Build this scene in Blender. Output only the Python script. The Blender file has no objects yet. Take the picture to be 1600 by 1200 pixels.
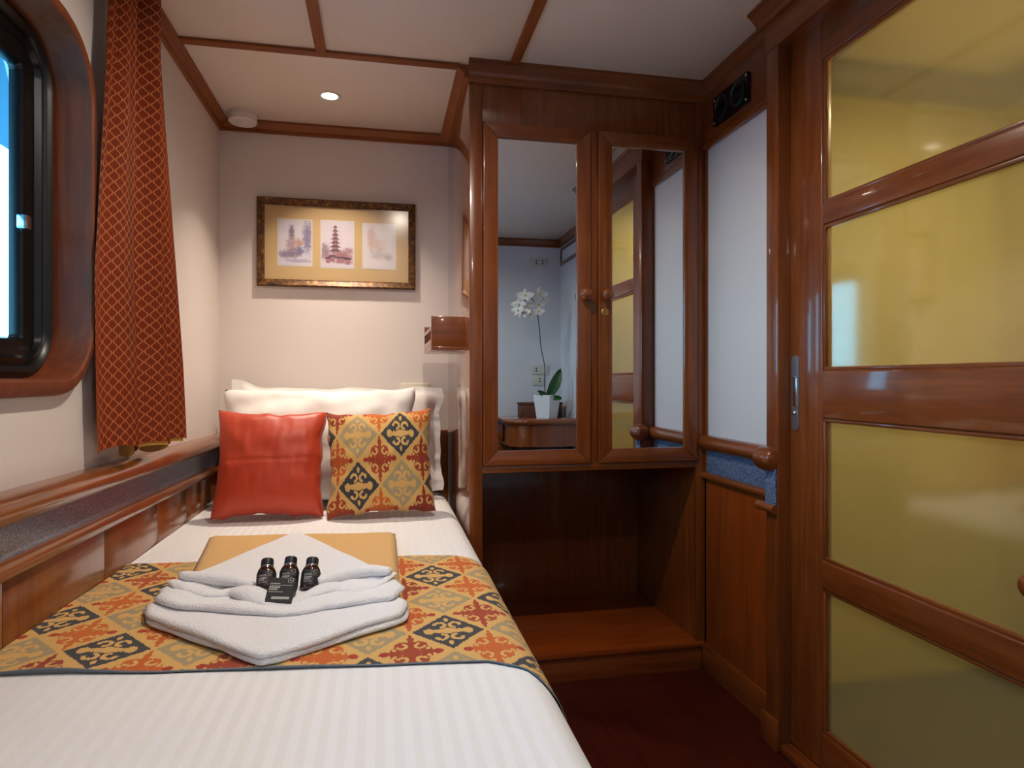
import bpy, bmesh, math, random
from mathutils import Vector, Matrix, noise
random.seed(4)
PI = math.pi
SC = bpy.context.scene
COL = SC.collection

# ------------------------------------------------------------------ camera
FPX = 1010.0
YAW = math.atan(204 / FPX)
cam_d = bpy.data.cameras.new('camera')
cam = bpy.data.objects.new('camera', cam_d)
COL.objects.link(cam)
cam.location = (0, 0, 1.05)
cam.rotation_euler = (PI / 2, 0, -YAW)
cam_d.sensor_width = 36.0
cam_d.lens = FPX / 1600 * 36.0
cam_d.shift_y = -7 / 1600
cam_d.clip_start = 0.02
SC.camera = cam

# ------------------------------------------------------------------ world, exposure
SKY_STRENGTH = 7.5
LAMP_W = 6.2            # watts of each ceiling downlight
W = bpy.data.worlds.new('sky')
SC.world = W
W.use_nodes = True
wn = W.node_tree.nodes
wl = W.node_tree.links
wn.clear()
_tc = wn.new('ShaderNodeTexCoord')
_sp = wn.new('ShaderNodeSeparateXYZ')
_rp = wn.new('ShaderNodeValToRGB')
_bg = wn.new('ShaderNodeBackground')
_wo = wn.new('ShaderNodeOutputWorld')
wl.new(_tc.outputs['Generated'], _sp.inputs[0])
wl.new(_sp.outputs['Z'], _rp.inputs[0])
wl.new(_rp.outputs[0], _bg.inputs[0])
wl.new(_bg.outputs[0], _wo.inputs[0])
_e = _rp.color_ramp.elements
_e[0].position = 0.0
_e[0].color = (0.38, 0.71, 0.90, 1)
_e[1].position = 0.6
_e[1].color = (0.32, 0.62, 0.95, 1)
_bg.inputs[1].default_value = SKY_STRENGTH
SC.view_settings.view_transform = 'Standard'
SC.view_settings.look = 'None'
SC.view_settings.gamma = 1.0
SC.view_settings.use_curve_mapping = False
SC.view_settings.exposure = 0.70

# window portal: guides the sky light through the window opening
for _y in (1.2625, 0.4125):
    _pl = bpy.data.lights.new('window_portal', 'AREA')
    _pl.shape = 'RECTANGLE'
    _pl.size = 0.70
    _pl.size_y = 0.70
    _pl.cycles.is_portal = True
    _po = bpy.data.objects.new('window_portal', _pl)
    COL.objects.link(_po)
    _po.location = (-0.80, _y, 1.415)
    _po.rotation_euler = (0, -PI / 2, 0)

# ------------------------------------------------------------------ node helpers
class Ex:
    """A float socket with arithmetic that builds Math nodes."""
    def __init__(s, nt, sock): s.nt = nt; s.s = sock
    def _m(s, op, *args):
        n = s.nt.nodes.new('ShaderNodeMath'); n.operation = op
        for i, a in enumerate((s,) + args):
            if isinstance(a, Ex): s.nt.links.new(a.s, n.inputs[i])
            else: n.inputs[i].default_value = float(a)
        return Ex(s.nt, n.outputs[0])
    def __add__(s, o): return s._m('ADD', o)
    __radd__ = __add__
    def __sub__(s, o): return s._m('SUBTRACT', o)
    def __rsub__(s, o): return (s * -1.0) + o
    def __mul__(s, o): return s._m('MULTIPLY', o)
    __rmul__ = __mul__
    def __truediv__(s, o): return s._m('DIVIDE', o)
    def abs(s): return s._m('ABSOLUTE')
    def floor(s): return s._m('FLOOR')
    def fract(s): return s._m('FRACT')
    def sin(s): return s._m('SINE')
    def sqrt(s): return s._m('SQRT')
    def min(s, o): return s._m('MINIMUM', o)
    def max(s, o): return s._m('MAXIMUM', o)
    def mod(s, o): return s._m('FLOORED_MODULO', o)
    def lt(s, o, w=0.0):
        if w == 0.0: return s._m('LESS_THAN', o)
        return ((o - s) / w + 0.5)._clamp()
    def _clamp(s):
        r = s._m('ADD', 0.0); r.s.node.use_clamp = True; return r
    def gt(s, o): return s._m('GREATER_THAN', o)

class Mat:
    """Thin wrapper around a node material with one Principled BSDF."""
    def __init__(s, name):
        s.m = bpy.data.materials.new(name); s.m.use_nodes = True
        s.nt = s.m.node_tree
        s.b = s.nt.nodes['Principled BSDF']
        s.out = s.nt.nodes['Material Output']
    def set(s, **k):
        for key, v in k.items():
            i = s.b.inputs[key.replace('_', ' ')]
            if isinstance(v, Ex): s.nt.links.new(v.s, i)
            elif isinstance(v, bpy.types.NodeSocket): s.nt.links.new(v, i)
            elif isinstance(v, (tuple, list)) and len(v) == 3: i.default_value = (*v, 1)
            else: i.default_value = v
        return s
    def node(s, t): return s.nt.nodes.new(t)
    def link(s, a, b): s.nt.links.new(a, b)
    def coord(s, kind='Object', scale=(1, 1, 1), rand=False):
        tc = s.node('ShaderNodeTexCoord'); mp = s.node('ShaderNodeMapping')
        mp.inputs['Scale'].default_value = scale
        s.link(tc.outputs[kind], mp.inputs[0])
        if rand:
            oi = s.node('ShaderNodeObjectInfo'); vm = s.node('ShaderNodeVectorMath'); vm.operation = 'SCALE'
            vm.inputs[0].default_value = (7.1, 5.3, 9.7)
            s.link(oi.outputs['Random'], vm.inputs['Scale'])
            s.link(vm.outputs[0], mp.inputs['Location'])
        return mp.outputs[0]
    def uv(s):
        tc = s.node('ShaderNodeTexCoord'); sp = s.node('ShaderNodeSeparateXYZ')
        s.link(tc.outputs['UV'], sp.inputs[0])
        return Ex(s.nt, sp.outputs[0]), Ex(s.nt, sp.outputs[1])
    def vec(s, x, y, z=0.0):
        c = s.node('ShaderNodeCombineXYZ')
        for i, a in enumerate((x, y, z)):
            if isinstance(a, Ex): s.link(a.s, c.inputs[i])
            else: c.inputs[i].default_value = a
        return c.outputs[0]
    def noise(s, vec, scale=5, detail=3, rough=0.5, dist=0.0):
        n = s.node('ShaderNodeTexNoise'); s.link(vec, n.inputs['Vector'])
        n.inputs['Scale'].default_value = scale; n.inputs['Detail'].default_value = detail
        n.inputs['Roughness'].default_value = rough; n.inputs['Distortion'].default_value = dist
        return Ex(s.nt, n.outputs[0])
    def ramp(s, fac, stops):
        r = s.node('ShaderNodeValToRGB'); s.link(fac.s, r.inputs[0])
        el = r.color_ramp.elements
        while len(el) < len(stops): el.new(0.5)
        for e, (p, c) in zip(el, stops): e.position = p; e.color = (*c, 1)
        return r.outputs[0]
    def mix(s, fac, a, b):
        n = s.node('ShaderNodeMix'); n.data_type = 'RGBA'
        for i, v in ((0, fac), (6, a), (7, b)):
            if isinstance(v, Ex): s.link(v.s, n.inputs[i])
            elif isinstance(v, bpy.types.NodeSocket): s.link(v, n.inputs[i])
            elif isinstance(v, (tuple, list)): n.inputs[i].default_value = (*v, 1)
            else: n.inputs[i].default_value = v
        return n.outputs[2]
    def bump(s, h, strength=0.2, dist=0.002):
        n = s.node('ShaderNodeBump'); s.link(h.s, n.inputs['Height'])
        n.inputs['Strength'].default_value = strength; n.inputs['Distance'].default_value = dist
        s.link(n.outputs[0], s.b.inputs['Normal'])
        return s

def srgb(r, g, b):
    f = lambda c: (c / 255 / 12.92) if c / 255 <= 0.04045 else ((c / 255 + 0.055) / 1.055) ** 2.4
    return (f(r), f(g), f(b))

MATS = {}
def wood(name, axis, dark, mid, lite, rough=0.3, coat=0.6, coat_rough=0.08):
    M = Mat(name)
    sc = [16.0, 16.0, 16.0]; sc['xyz'.index(axis)] = 0.9
    v = M.coord('Object', sc, rand=True)
    g = M.noise(v, 3.0, 5, 0.62, 0.6)
    v2 = M.coord('Object', [a * 6 for a in sc], rand=True)
    g2 = M.noise(v2, 3.0, 2, 0.6)
    v3 = M.coord('Object', (1, 1, 1), rand=True)
    g3 = M.noise(v3, 3.5, 2, 0.5)
    f = g * 0.62 + g2 * 0.2 + g3 * 0.28 - 0.03
    M.set(Base_Color=M.ramp(f, ((0.30, dark), (0.52, mid), (0.75, lite))), Roughness=rough,
          Coat_Weight=coat, Coat_Roughness=coat_rough, Specular_IOR_Level=0.4)
    M.bump(g2, 0.05, 0.0006)
    MATS[name] = M.m
    return M.m
TEAK = (srgb(92, 41, 12), srgb(122, 60, 21), srgb(146, 79, 34))
for ax in 'xyz':
    wood('wood_' + ax, ax, *TEAK)
    wood('shelf_' + ax, ax, srgb(110, 44, 10), srgb(140, 62, 16), srgb(158, 78, 26))
    wood('gloss_' + ax, ax, srgb(106, 54, 18), srgb(130, 70, 28), srgb(146, 82, 38), 0.3, 0.7, 0.12)
    wood('polish_' + ax, ax, srgb(112, 54, 20), srgb(136, 70, 30), srgb(150, 82, 40), 0.2, 1.0, 0.04)
    wood('dark_' + ax, ax, srgb(44, 13, 8), srgb(62, 19, 11), srgb(76, 26, 15), 0.3, 0.5, 0.12)

wood('jamb_z', 'z', srgb(92, 38, 14), srgb(118, 54, 20), srgb(136, 70, 30), 0.6, 0.0, 0.2)
for ax in 'xyz': wood('satin_' + ax, ax, srgb(112, 56, 20), srgb(140, 76, 32), srgb(158, 92, 46), 0.5, 0.0)

def plain(name, col, rough=0.5, **k):
    M = Mat(name).set(Base_Color=col, Roughness=rough, **k)
    MATS[name] = M.m
    return M

def paint(name, col, rough=0.55, amp=0.03):
    M = Mat(name)
    n = M.noise(M.coord('Object'), 120, 2)
    c2 = tuple(max(0, c * (1 - 2 * amp)) for c in col)
    M.set(Base_Color=M.mix(n, c2, col), Roughness=rough)
    M.bump(n, 0.06, 0.0006)
    MATS[name] = M.m
paint('wall_paint', srgb(230, 220, 214))
paint('panel_paint', srgb(222, 222, 226), 0.35)
paint('ceiling_paint', srgb(234, 220, 208), 0.4)
paint('bath_paint', srgb(200, 186, 128), 0.5)
paint('bath_floor', srgb(96, 94, 94), 0.5)
plain('black_rubber', srgb(14, 14, 16), 0.35)
plain('black_plastic', srgb(12, 12, 13), 0.25)
plain('white_plastic', srgb(226, 220, 214), 0.4)
plain('cream_plastic', srgb(222, 212, 192), 0.4)
plain('socket_plate', srgb(206, 204, 194), 0.4)
plain('socket_hole', srgb(30, 30, 34), 0.6)
plain('chrome', srgb(205, 208, 212), 0.22, Metallic=1.0)
plain('steel', srgb(170, 170, 176), 0.35, Metallic=0.9)
plain('brass', srgb(190, 150, 90), 0.3, Metallic=0.9)
plain('mirror', (0.86, 0.88, 0.89), 0.0, Metallic=1.0)
plain('smudge_grey', srgb(120, 110, 108), 0.6)
plain('seam_dark', srgb(40, 16, 8), 0.6)
plain('deck_paint', srgb(40, 84, 104), 0.5)
plain('sea', srgb(90, 150, 170), 0.15)
plain('pot_glaze', srgb(235, 235, 235), 0.25)
plain('print_grey', srgb(176, 172, 168), 0.6)
plain('label_black', srgb(34, 31, 31), 0.5)
plain('lens_emit', (1, 1, 1), 0.5, Emission_Color=(1.0, 0.86, 0.68), Emission_Strength=4.0)

# blue-grey speckled fabric
M = Mat('speckle_fabric')
n = M.noise(M.coord('Object'), 260, 3, 0.75)
M.set(Base_Color=M.ramp(n, ((0.36, srgb(34, 50, 82)), (0.5, srgb(74, 96, 132)), (0.64, srgb(150, 166, 190)))), Roughness=0.85)
M.bump(n, 0.5, 0.002)
MATS['speckle_fabric'] = M.m
M = Mat('speckle_laminate')
n = M.noise(M.coord('Object'), 300, 3, 0.75)
M.set(Base_Color=M.ramp(n, ((0.36, srgb(52, 62, 86)), (0.5, srgb(92, 102, 124)), (0.64, srgb(160, 166, 182)))), Roughness=0.3, Coat_Weight=0.4, Coat_Roughness=0.15)
MATS['speckle_laminate'] = M.m

def schlick(M, f0=0.04):
    lw = M.node('ShaderNodeLayerWeight'); lw.inputs[0].default_value = 0.5
    f = Ex(M.nt, lw.outputs['Facing'])
    r = f._m('POWER', 5.0) * (1 - f0) + f0
    class R: outputs = [r.s]
    return R
# window glass
M = Mat('window_glass')
tr = M.node('ShaderNodeBsdfTransparent'); tr.inputs[0].default_value = (0.56, 0.79, 0.86, 1)
gl = M.node('ShaderNodeBsdfGlossy'); gl.inputs['Roughness'].default_value = 0.02
fr = schlick(M)
mx = M.node('ShaderNodeMixShader')
M.link(fr.outputs[0], mx.inputs[0]); M.link(tr.outputs[0], mx.inputs[1]); M.link(gl.outputs[0], mx.inputs[2])
M.link(mx.outputs[0], M.out.inputs[0])
MATS['window_glass'] = M.m
M = Mat('picture_glass')
tr = M.node('ShaderNodeBsdfTransparent'); tr.inputs[0].default_value = (0.98, 0.98, 0.98, 1)
gl = M.node('ShaderNodeBsdfGlossy'); gl.inputs['Roughness'].default_value = 0.16
fr = schlick(M)
mx = M.node('ShaderNodeMixShader')
M.link(fr.outputs[0], mx.inputs[0]); M.link(tr.outputs[0], mx.inputs[1]); M.link(gl.outputs[0], mx.inputs[2])
M.link(mx.outputs[0], M.out.inputs[0])
MATS['picture_glass'] = M.m
# frosted amber glass: translucent + rough refraction, smooth glossy outer face
M = Mat('amber_glass')
tl = M.node('ShaderNodeBsdfTranslucent'); tl.inputs[0].default_value = (0.78, 0.68, 0.32, 1)
df = M.node('ShaderNodeBsdfDiffuse'); df.inputs[0].default_value = (0.38, 0.33, 0.16, 1)
rf = M.node('ShaderNodeBsdfRefraction'); rf.inputs['Color'].default_value = (0.89, 0.85, 0.67, 1)
rf.inputs['Roughness'].default_value = 0.13; rf.inputs['IOR'].default_value = 1.45
gl = M.node('ShaderNodeBsdfGlossy'); gl.inputs['Roughness'].default_value = 0.07
fr = schlick(M, 0.10)
m1 = M.node('ShaderNodeMixShader'); m1.inputs[0].default_value = 0.9
m2 = M.node('ShaderNodeMixShader'); m2.inputs[0].default_value = 0.14
m3 = M.node('ShaderNodeMixShader')
M.link(tl.outputs[0], m1.inputs[1]); M.link(rf.outputs[0], m1.inputs[2])
M.link(m1.outputs[0], m2.inputs[1]); M.link(df.outputs[0], m2.inputs[2])
M.link(fr.outputs[0], m3.inputs[0]); M.link(m2.outputs[0], m3.inputs[1]); M.link(gl.outputs[0], m3.inputs[2])
M.link(m3.outputs[0], M.out.inputs[0])
MATS['amber_glass'] = M.m

# bed sheet with satin stripes running along the bed (UV in metres)
M = Mat('sheet_stripe')
u, v = M.uv()
st = (u * (2 * PI / 0.025)).sin()
k = ((st * 2.2) + 0.5)._clamp()
wv = M.noise(M.coord('Object'), 700, 2)
M.set(Base_Color=M.mix(k, srgb(232, 231, 231), srgb(238, 239, 242)), Roughness=k * -0.3 + 0.8,  # satin sheen of the stripes is partly put into their colour
      Sheen_Weight=0.15)
M.bump(wv, 0.08, 0.0005)
MATS['sheet_stripe'] = M.m
def cloth(name, col, rough=0.85, scale=500, strength=0.2, dist=0.001, sheen=0.2):
    M = Mat(name)
    n = M.noise(M.coord('Object'), scale, 3)
    M.set(Base_Color=M.mix(n, tuple(c * 0.9 for c in col), col), Roughness=rough, Sheen_Weight=sheen)
    M.bump(n, strength, dist)
    MATS[name] = M.m
cloth('pillow_cotton', srgb(238, 234, 230), 0.8, 600, 0.1)
cloth('white_terry', srgb(247, 247, 251), 0.95, 300, 0.9, 0.004, 0.3)
cloth('yellow_terry', srgb(230, 182, 114), 0.95, 300, 0.9, 0.004, 0.2)
cloth('lining_yellow', srgb(200, 150, 56), 0.8)
cloth('lining_grey', srgb(104, 116, 126), 0.8)
M = Mat('red_silk')
n = M.noise(M.coord('Object', (1, 1, 40)), 18, 3)
M.set(Base_Color=M.mix(n, srgb(172, 48, 20), srgb(198, 68, 32)), Roughness=0.45, Sheen_Weight=0.08)
n2 = M.noise(M.coord('Object'), 700, 2)
M.bump(n2, 0.1, 0.0005)
MATS['red_silk'] = M.m

# ikat fabric (UV already in cells: 1 = one lozenge)
M = Mat('ikat')
u, v = M.uv()
jn = M.noise(M.vec(u * 46.0, v * 5.0), 1.0, 2)
v = v + (jn - 0.5) * 0.085
jn2 = M.noise(M.vec(u * 6.0, v * 34.0, 3.0), 1.0, 1)
u = u + (jn2 - 0.5) * 0.03
iu = u.floor(); iv = v.floor()
p = (u - iu - 0.5).abs(); q = (v - iv - 0.5).abs()
d = p + q
def ln(a, b): return (a * a + b * b).sqrt()
# dark diamond with pale scrollwork cut out of it
r1 = ln(p - 0.100, q - 0.165)
curl = r1.lt(0.092) * r1.gt(0.042) * (1.0 - (p.gt(0.105) * q.lt(0.155)))
bar = ln(p / 0.250, q / 0.062).lt(1.0)
bulge = ln(p - 0.255, q * 0.8).lt(0.066)
hub = ln(p, q).lt(0.085)
tip0 = ln(p * 1.6, q - 0.315).lt(0.050)
dia = d.lt(0.470) * (1.0 - curl.max(bar).max(bulge).max(hub).max(tip0))
# orange lozenge motif: lobed body with pale curls cut out, red tips
u2 = u + 0.5; v2 = v + 0.5
ju = u2.floor(); jv = v2.floor()
a = (u2 - ju - 0.5).abs(); b = (v2 - jv - 0.5).abs()
body = ln(a - 0.098, b - 0.160).lt(0.108).max(ln(a - 0.185, b - 0.055).lt(0.072)).max(ln(a, b * 0.8).lt(0.105))
s1 = ln(a - 0.112, b - 0.162)
k1 = s1.lt(0.076) * s1.gt(0.036) * (1.0 - (a.gt(0.105) * b.gt(0.155)))
k2 = ln(a - 0.205, b - 0.085).lt(0.030)
col1 = a.lt(0.036) * b.lt(0.30)
arm = b.lt(0.036) * a.lt(0.30)
tip = ln((a - 0.325) * 0.9, b).lt(0.052)
tip2 = ln(a * 1.3, b - 0.33).lt(0.058).max(ln(a * 2.2, b - 0.41).lt(0.045))
mot = (body * (1.0 - k1.max(k2))).max(col1).max(arm).max(tip2)
wn1 = M.node('ShaderNodeTexWhiteNoise'); M.link(M.vec(ju, jv, 1.0), wn1.inputs['Vector'])
rnd = Ex(M.nt, wn1.outputs[0])
parity = (iu + iv).mod(2.0)
thr = M.noise(M.vec(u * 60.0, v * 60.0), 1.0, 2)
base = M.mix(thr, srgb(196, 150, 78), srgb(218, 176, 106))
ocol = M.ramp(rnd, ((0.0, srgb(196, 98, 28)), (0.45, srgb(188, 88, 28)), (0.6, srgb(156, 60, 24)), (1.0, srgb(132, 42, 20))))
tcol = M.mix(rnd, srgb(170, 54, 24), srgb(150, 40, 26))
dcol = M.mix(parity, srgb(56, 56, 60), srgb(160, 142, 106))
c = M.mix(dia, base, dcol)
c = M.mix(mot, c, ocol)
c = M.mix(tip, c, tcol)
M.set(Base_Color=c, Roughness=0.85, Sheen_Weight=0.1)
M.bump(thr, 0.15, 0.0008)
MATS['ikat'] = M.m

# curtain: pairs of wavy lines making chains of ovals (UV in metres)
M = Mat('curtain_fabric')
u, v = M.uv()
t = u / 0.0105
kf = t.floor(); fr_ = t - kf
sgn = kf.mod(2.0) * 2.0 - 1.0
w = (v * (2 * PI / 0.0265)).sin() * 0.35 * sgn
dd = (fr_ - w).abs().min((fr_ - 1.0 + w).abs())
line = dd.lt(0.10, 0.10)
mid_ = (M.noise(M.vec(u * 900.0, v * 900.0), 1.0, 2))
cc = M.mix(line, M.mix(mid_, srgb(106, 38, 14), srgb(136, 54, 24)), srgb(198, 114, 64))
M.set(Base_Color=cc, Roughness=0.8, Specular_IOR_Level=0.2)
M.bump(line, 0.3, 0.001)
MATS['curtain_fabric'] = M.m

# picture materials
M = Mat('gilt_frame')
n = M.noise(M.coord('Object', (1, 1, 1)), 60, 4, 0.7)
M.set(Base_Color=M.ramp(n, ((0.35, srgb(48, 26, 10)), (0.52, srgb(92, 56, 18)), (0.7, srgb(150, 104, 40)))), Roughness=0.4, Metallic=0.35)
M.bump(n, 0.3, 0.001)
MATS['gilt_frame'] = M.m
plain('mat_board', srgb(216, 184, 134), 0.8)
def watercolour(name, blobs, ground):
    M = Mat(name)
    u, v = M.uv()
    c = None
    n1 = M.noise(M.vec(u * 5.0, v * 7.0, random.random() * 9), 1.0, 5, 0.7)
    n2 = M.noise(M.vec(u * 14.0, v * 18.0, random.random() * 9), 1.0, 4, 0.7)
    col = M.mix(n1, ground[0], ground[1])
    for (cx, cy, rx, ry, colr, dens) in blobs:
        r = ln((u - cx) / rx, (v - cy) / ry)
        mk = ((r * -1.0 + 1.0) * 1.6 + (n2 - 0.5) * 2.6 + (n1 - 0.5) * 1.2)._clamp() * dens
        col = M.mix(mk, col, colr)
    M.set(Base_Color=col, Roughness=0.8)
    MATS[name] = M.m
G = (srgb(216, 210, 226), srgb(236, 230, 236))
watercolour('print_garden', [(0.88, 0.62, 0.2, 0.5, srgb(140, 126, 168), 0.9), (0.4, 0.72, 0.12, 0.22, srgb(128, 108, 140), 0.9),
    (0.4, 0.42, 0.22, 0.3, srgb(176, 140, 150), 0.8), (0.62, 0.5, 0.16, 0.12, srgb(206, 140, 110), 0.8),
    (0.62, 0.32, 0.2, 0.14, srgb(96, 98, 140), 0.8), (0.3, 0.24, 0.5, 0.12, srgb(130, 110, 148), 0.8), (0.6, 0.1, 0.6, 0.06, srgb(168, 160, 196), 0.7)], G)
watercolour('print_pagoda', [(0.1, 0.34, 0.2, 0.24, srgb(150, 120, 136), 0.85), (0.6, 0.26, 0.55, 0.12, srgb(170, 110, 120), 0.9),
    (0.85, 0.36, 0.25, 0.1, srgb(168, 118, 128), 0.8), (0.7, 0.12, 0.5, 0.05, srgb(176, 130, 140), 0.7)], (srgb(220, 208, 222), srgb(234, 224, 232)))
watercolour('print_faint', [(0.25, 0.72, 0.18, 0.3, srgb(206, 176, 172), 0.7), (0.4, 0.52, 0.35, 0.2, srgb(210, 184, 172), 0.7),
    (0.5, 0.3, 0.42, 0.14, srgb(190, 182, 184), 0.7), (0.8, 0.25, 0.15, 0.12, srgb(176, 168, 162), 0.7)], (srgb(222, 212, 222), srgb(236, 228, 230)))
plain('ink_roof', srgb(116, 84, 104), 0.8)
plain('ink_wall', srgb(176, 130, 142), 0.8)
# plants
plain('leaf_green', srgb(40, 92, 40), 0.4)
plain('stem_green', srgb(62, 74, 62), 0.5)
plain('petal_white', srgb(240, 238, 232), 0.6)
plain('petal_yellow', srgb(226, 190, 110), 0.6)
# bottles
plain('bottle_amber', srgb(46, 20, 10), 0.12, Coat_Weight=0.6)
plain('cap_black', srgb(22, 19, 19), 0.4)
M = Mat('rattan')
n = M.noise(M.coord('Object', (4, 4, 90)), 6, 3)
M.set(Base_Color=M.ramp(n, ((0.35, srgb(60, 30, 18)), (0.6, srgb(120, 70, 48)))), Roughness=0.6)
M.bump(n, 0.4, 0.002)
MATS['rattan'] = M.m

# ------------------------------------------------------------------ mesh helpers
WORLD = {}
def link(o, parent=None, wloc=(0, 0, 0)):
    COL.objects.link(o)
    wloc = Vector(wloc)
    if parent is not None:
        o.parent = parent
        o.location = wloc - WORLD[parent.name]
    else:
        o.location = wloc
    WORLD[o.name] = wloc
    return o
def tag(o, label, cat, group=None):
    o['label'] = label; o['category'] = cat
    if group: o['group'] = group
    return o
def thing(name, label, cat, loc, group=None):
    o = bpy.data.objects.new(name, None)
    o.empty_display_size = 0.1
    link(o, None, loc)
    return tag(o, label, cat, group)
def struct_empty(name, loc):
    o = bpy.data.objects.new(name, None); o.empty_display_size = 0.1
    link(o, None, loc); o['kind'] = 'structure'
    return o

class B:
    """Collects geometry in world coordinates, then builds ONE mesh object."""
    def __init__(s): s.bm = bmesh.new(); s.uvl = None
    def box(s, x0, x1, y0, y1, z0, z1, bev=0.0, seg=2, mat=None):
        m = Matrix.Translation(((x0 + x1) / 2, (y0 + y1) / 2, (z0 + z1) / 2)) @ Matrix.Diagonal((abs(x1 - x0), abs(y1 - y0), abs(z1 - z0), 1))
        if mat is not None: m = mat @ m
        t = bmesh.new()
        bmesh.ops.create_cube(t, size=1.0, matrix=m)
        if bev > 0:
            bmesh.ops.bevel(t, geom=t.edges[:], offset=bev, segments=seg, profile=0.5, affect='EDGES')
        s._merge(t); return s
    def _merge(s, t):
        me = bpy.data.meshes.new('tmp'); t.to_mesh(me); t.free()
        s.bm.from_mesh(me); bpy.data.meshes.remove(me)
    def raw(s, verts, faces, uvs=None):
        vs = [s.bm.verts.new(v) for v in verts]
        if uvs is not None and s.uvl is None: s.uvl = s.bm.loops.layers.uv.new('UVMap')
        for f in faces:
            try: fc = s.bm.faces.new([vs[i] for i in f])
            except ValueError: continue
            if uvs is not None:
                for l, i in zip(fc.loops, f): l[s.uvl].uv = uvs[i]
        return s
    def grid(s, fn, nu, nv, close_u=False, uvfn=None):
        vs = []; uvs = []
        for j in range(nv + 1):
            for i in range(nu + (0 if close_u else 1)):
                vs.append(fn(i / nu, j / nv))
                if uvfn: uvs.append(uvfn(i / nu, j / nv))
        w = nu if close_u else nu + 1
        fs = []
        for j in range(nv):
            for i in range(nu):
                i2 = (i + 1) % w
                fs.append((j * w + i, j * w + i2, (j + 1) * w + i2, (j + 1) * w + i))
        return s.raw(vs, fs, uvs if uvfn else None)
    def lathe(s, prof, mat=Matrix(), n=24, a0=0.0, a1=2 * PI):
        full = abs(a1 - a0 - 2 * PI) < 1e-6
        def fn(u, v):
            k = v * (len(prof) - 1); i = int(round(k)); r, z = prof[i]
            a = a0 + (a1 - a0) * u
            return mat @ Vector((r * math.cos(a), r * math.sin(a), z))
        return s.grid(fn, n, len(prof) - 1, close_u=full)
    def tube(s, pts, rad, n=8, cap=True, squash=None):
        pts = [Vector(p) for p in pts]
        rs = rad if isinstance(rad, (list, tuple)) else [rad] * len(pts)
        rings = []
        up = Vector((0, 0, 1))
        for i, p in enumerate(pts):
            t = (pts[min(i + 1, len(pts) - 1)] - pts[max(i - 1, 0)]).normalized()
            ref = up if abs(t.dot(up)) < 0.95 else Vector((1, 0, 0))
            a = t.cross(ref).normalized(); b = a.cross(t).normalized()
            sq = squash if squash else 1.0
            rings.append([p + a * math.cos(2 * PI * k / n) * rs[i] + b * math.sin(2 * PI * k / n) * rs[i] * sq for k in range(n)])
        vs = [v for r in rings for v in r]
        fs = []
        for j in range(len(pts) - 1):
            for k in range(n):
                k2 = (k + 1) % n
                fs.append((j * n + k, j * n + k2, (j + 1) * n + k2, (j + 1) * n + k))
        if cap:
            fs.append(tuple(range(n - 1, -1, -1)))
            fs.append(tuple((len(pts) - 1) * n + k for k in range(n)))
        return s.raw(vs, fs)
    def sweep(s, prof, p0, p1, out, up=(0, 0, 1)):
        """profile of (outward, up) pairs carried from p0 to p1, capped."""
        p0 = Vector(p0); p1 = Vector(p1); out = Vector(out); up = Vector(up)
        n = len(prof)
        vs = [p + out * a + up * b for p in (p0, p1) for a, b in prof]
        fs = [(k, (k + 1) % n, n + (k + 1) % n, n + k) for k in range(n)]
        fs += [tuple(range(n)), tuple(range(2 * n - 1, n - 1, -1))]
        return s.raw(vs, fs)
    def prism(s, poly, z0, z1, axis='z'):
        """2-D polygon extruded along an axis; axis x: poly=(y,z), y: (x,z), z: (x,y)."""
        def P(a, b, c): return {'z': (a, b, c), 'y': (a, c, b), 'x': (c, a, b)}[axis]
        n = len(poly)
        vs = [P(a, b, z0) for a, b in poly] + [P(a, b, z1) for a, b in poly]
        fs = [tuple(range(n)), tuple(range(2 * n - 1, n - 1, -1))] + [(k, n + k, n + (k + 1) % n, (k + 1) % n) for k in range(n)]
        return s.raw(vs, fs)
    def build(s, name, mat, parent=None, smooth=False, angle=None, weld=True):
        bm = s.bm
        if weld: bmesh.ops.remove_doubles(bm, verts=bm.verts[:], dist=1e-5)
        bmesh.ops.recalc_face_normals(bm, faces=bm.faces[:])
        xs = [v.co.x for v in bm.verts]; ys = [v.co.y for v in bm.verts]; zs = [v.co.z for v in bm.verts]
        o0 = Vector(((min(xs) + max(xs)) / 2, (min(ys) + max(ys)) / 2, min(zs)))
        for v in bm.verts: v.co -= o0
        if smooth:
            for f in bm.faces: f.smooth = True
        if angle is not None:
            for f in bm.faces: f.smooth = True
            for e in bm.edges:
                if len(e.link_faces) == 2 and e.calc_face_angle(0) > angle: e.smooth = False
        me = bpy.data.meshes.new(name); bm.to_mesh(me); bm.free()
        me.materials.append(MATS[mat])
        o = bpy.data.objects.new(name, me)
        return link(o, parent, o0)

def bx(name, mat, parent, x0, x1, y0, y1, z0, z1, bev=0.002):
    return B().box(x0, x1, y0, y1, z0, z1, bev).build(name, mat, parent, angle=0.6)
def st(name, mat, *c, bev=0.0):
    o = bx(name, mat, None, *c, bev); o['kind'] = 'structure'; return o
def rrect(a0, a1, b0, b1, r, n=8):
    pts = []
    for cx, cy, s in ((a1 - r, b1 - r, 0), (a0 + r, b1 - r, 1), (a0 + r, b0 + r, 2), (a1 - r, b0 + r, 3)):
        for k in range(n + 1):
            t = PI / 2 * (s + k / n)
            pts.append((cx + r * math.cos(t), cy + r * math.sin(t)))
    return pts
def lerp_table(tab, x):
    if x <= tab[0][0]: return tab[0][1]
    for (a, b), (c, d) in zip(tab, tab[1:]):
        if x <= c: return b + (d - b) * (x - a) / (c - a)
    return tab[-1][1]
def sstep(t): t = max(0, min(1, t)); return t * t * (3 - 2 * t)
def nz(x, y, z=0.0): return noise.noise(Vector((x, y, z)))

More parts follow.
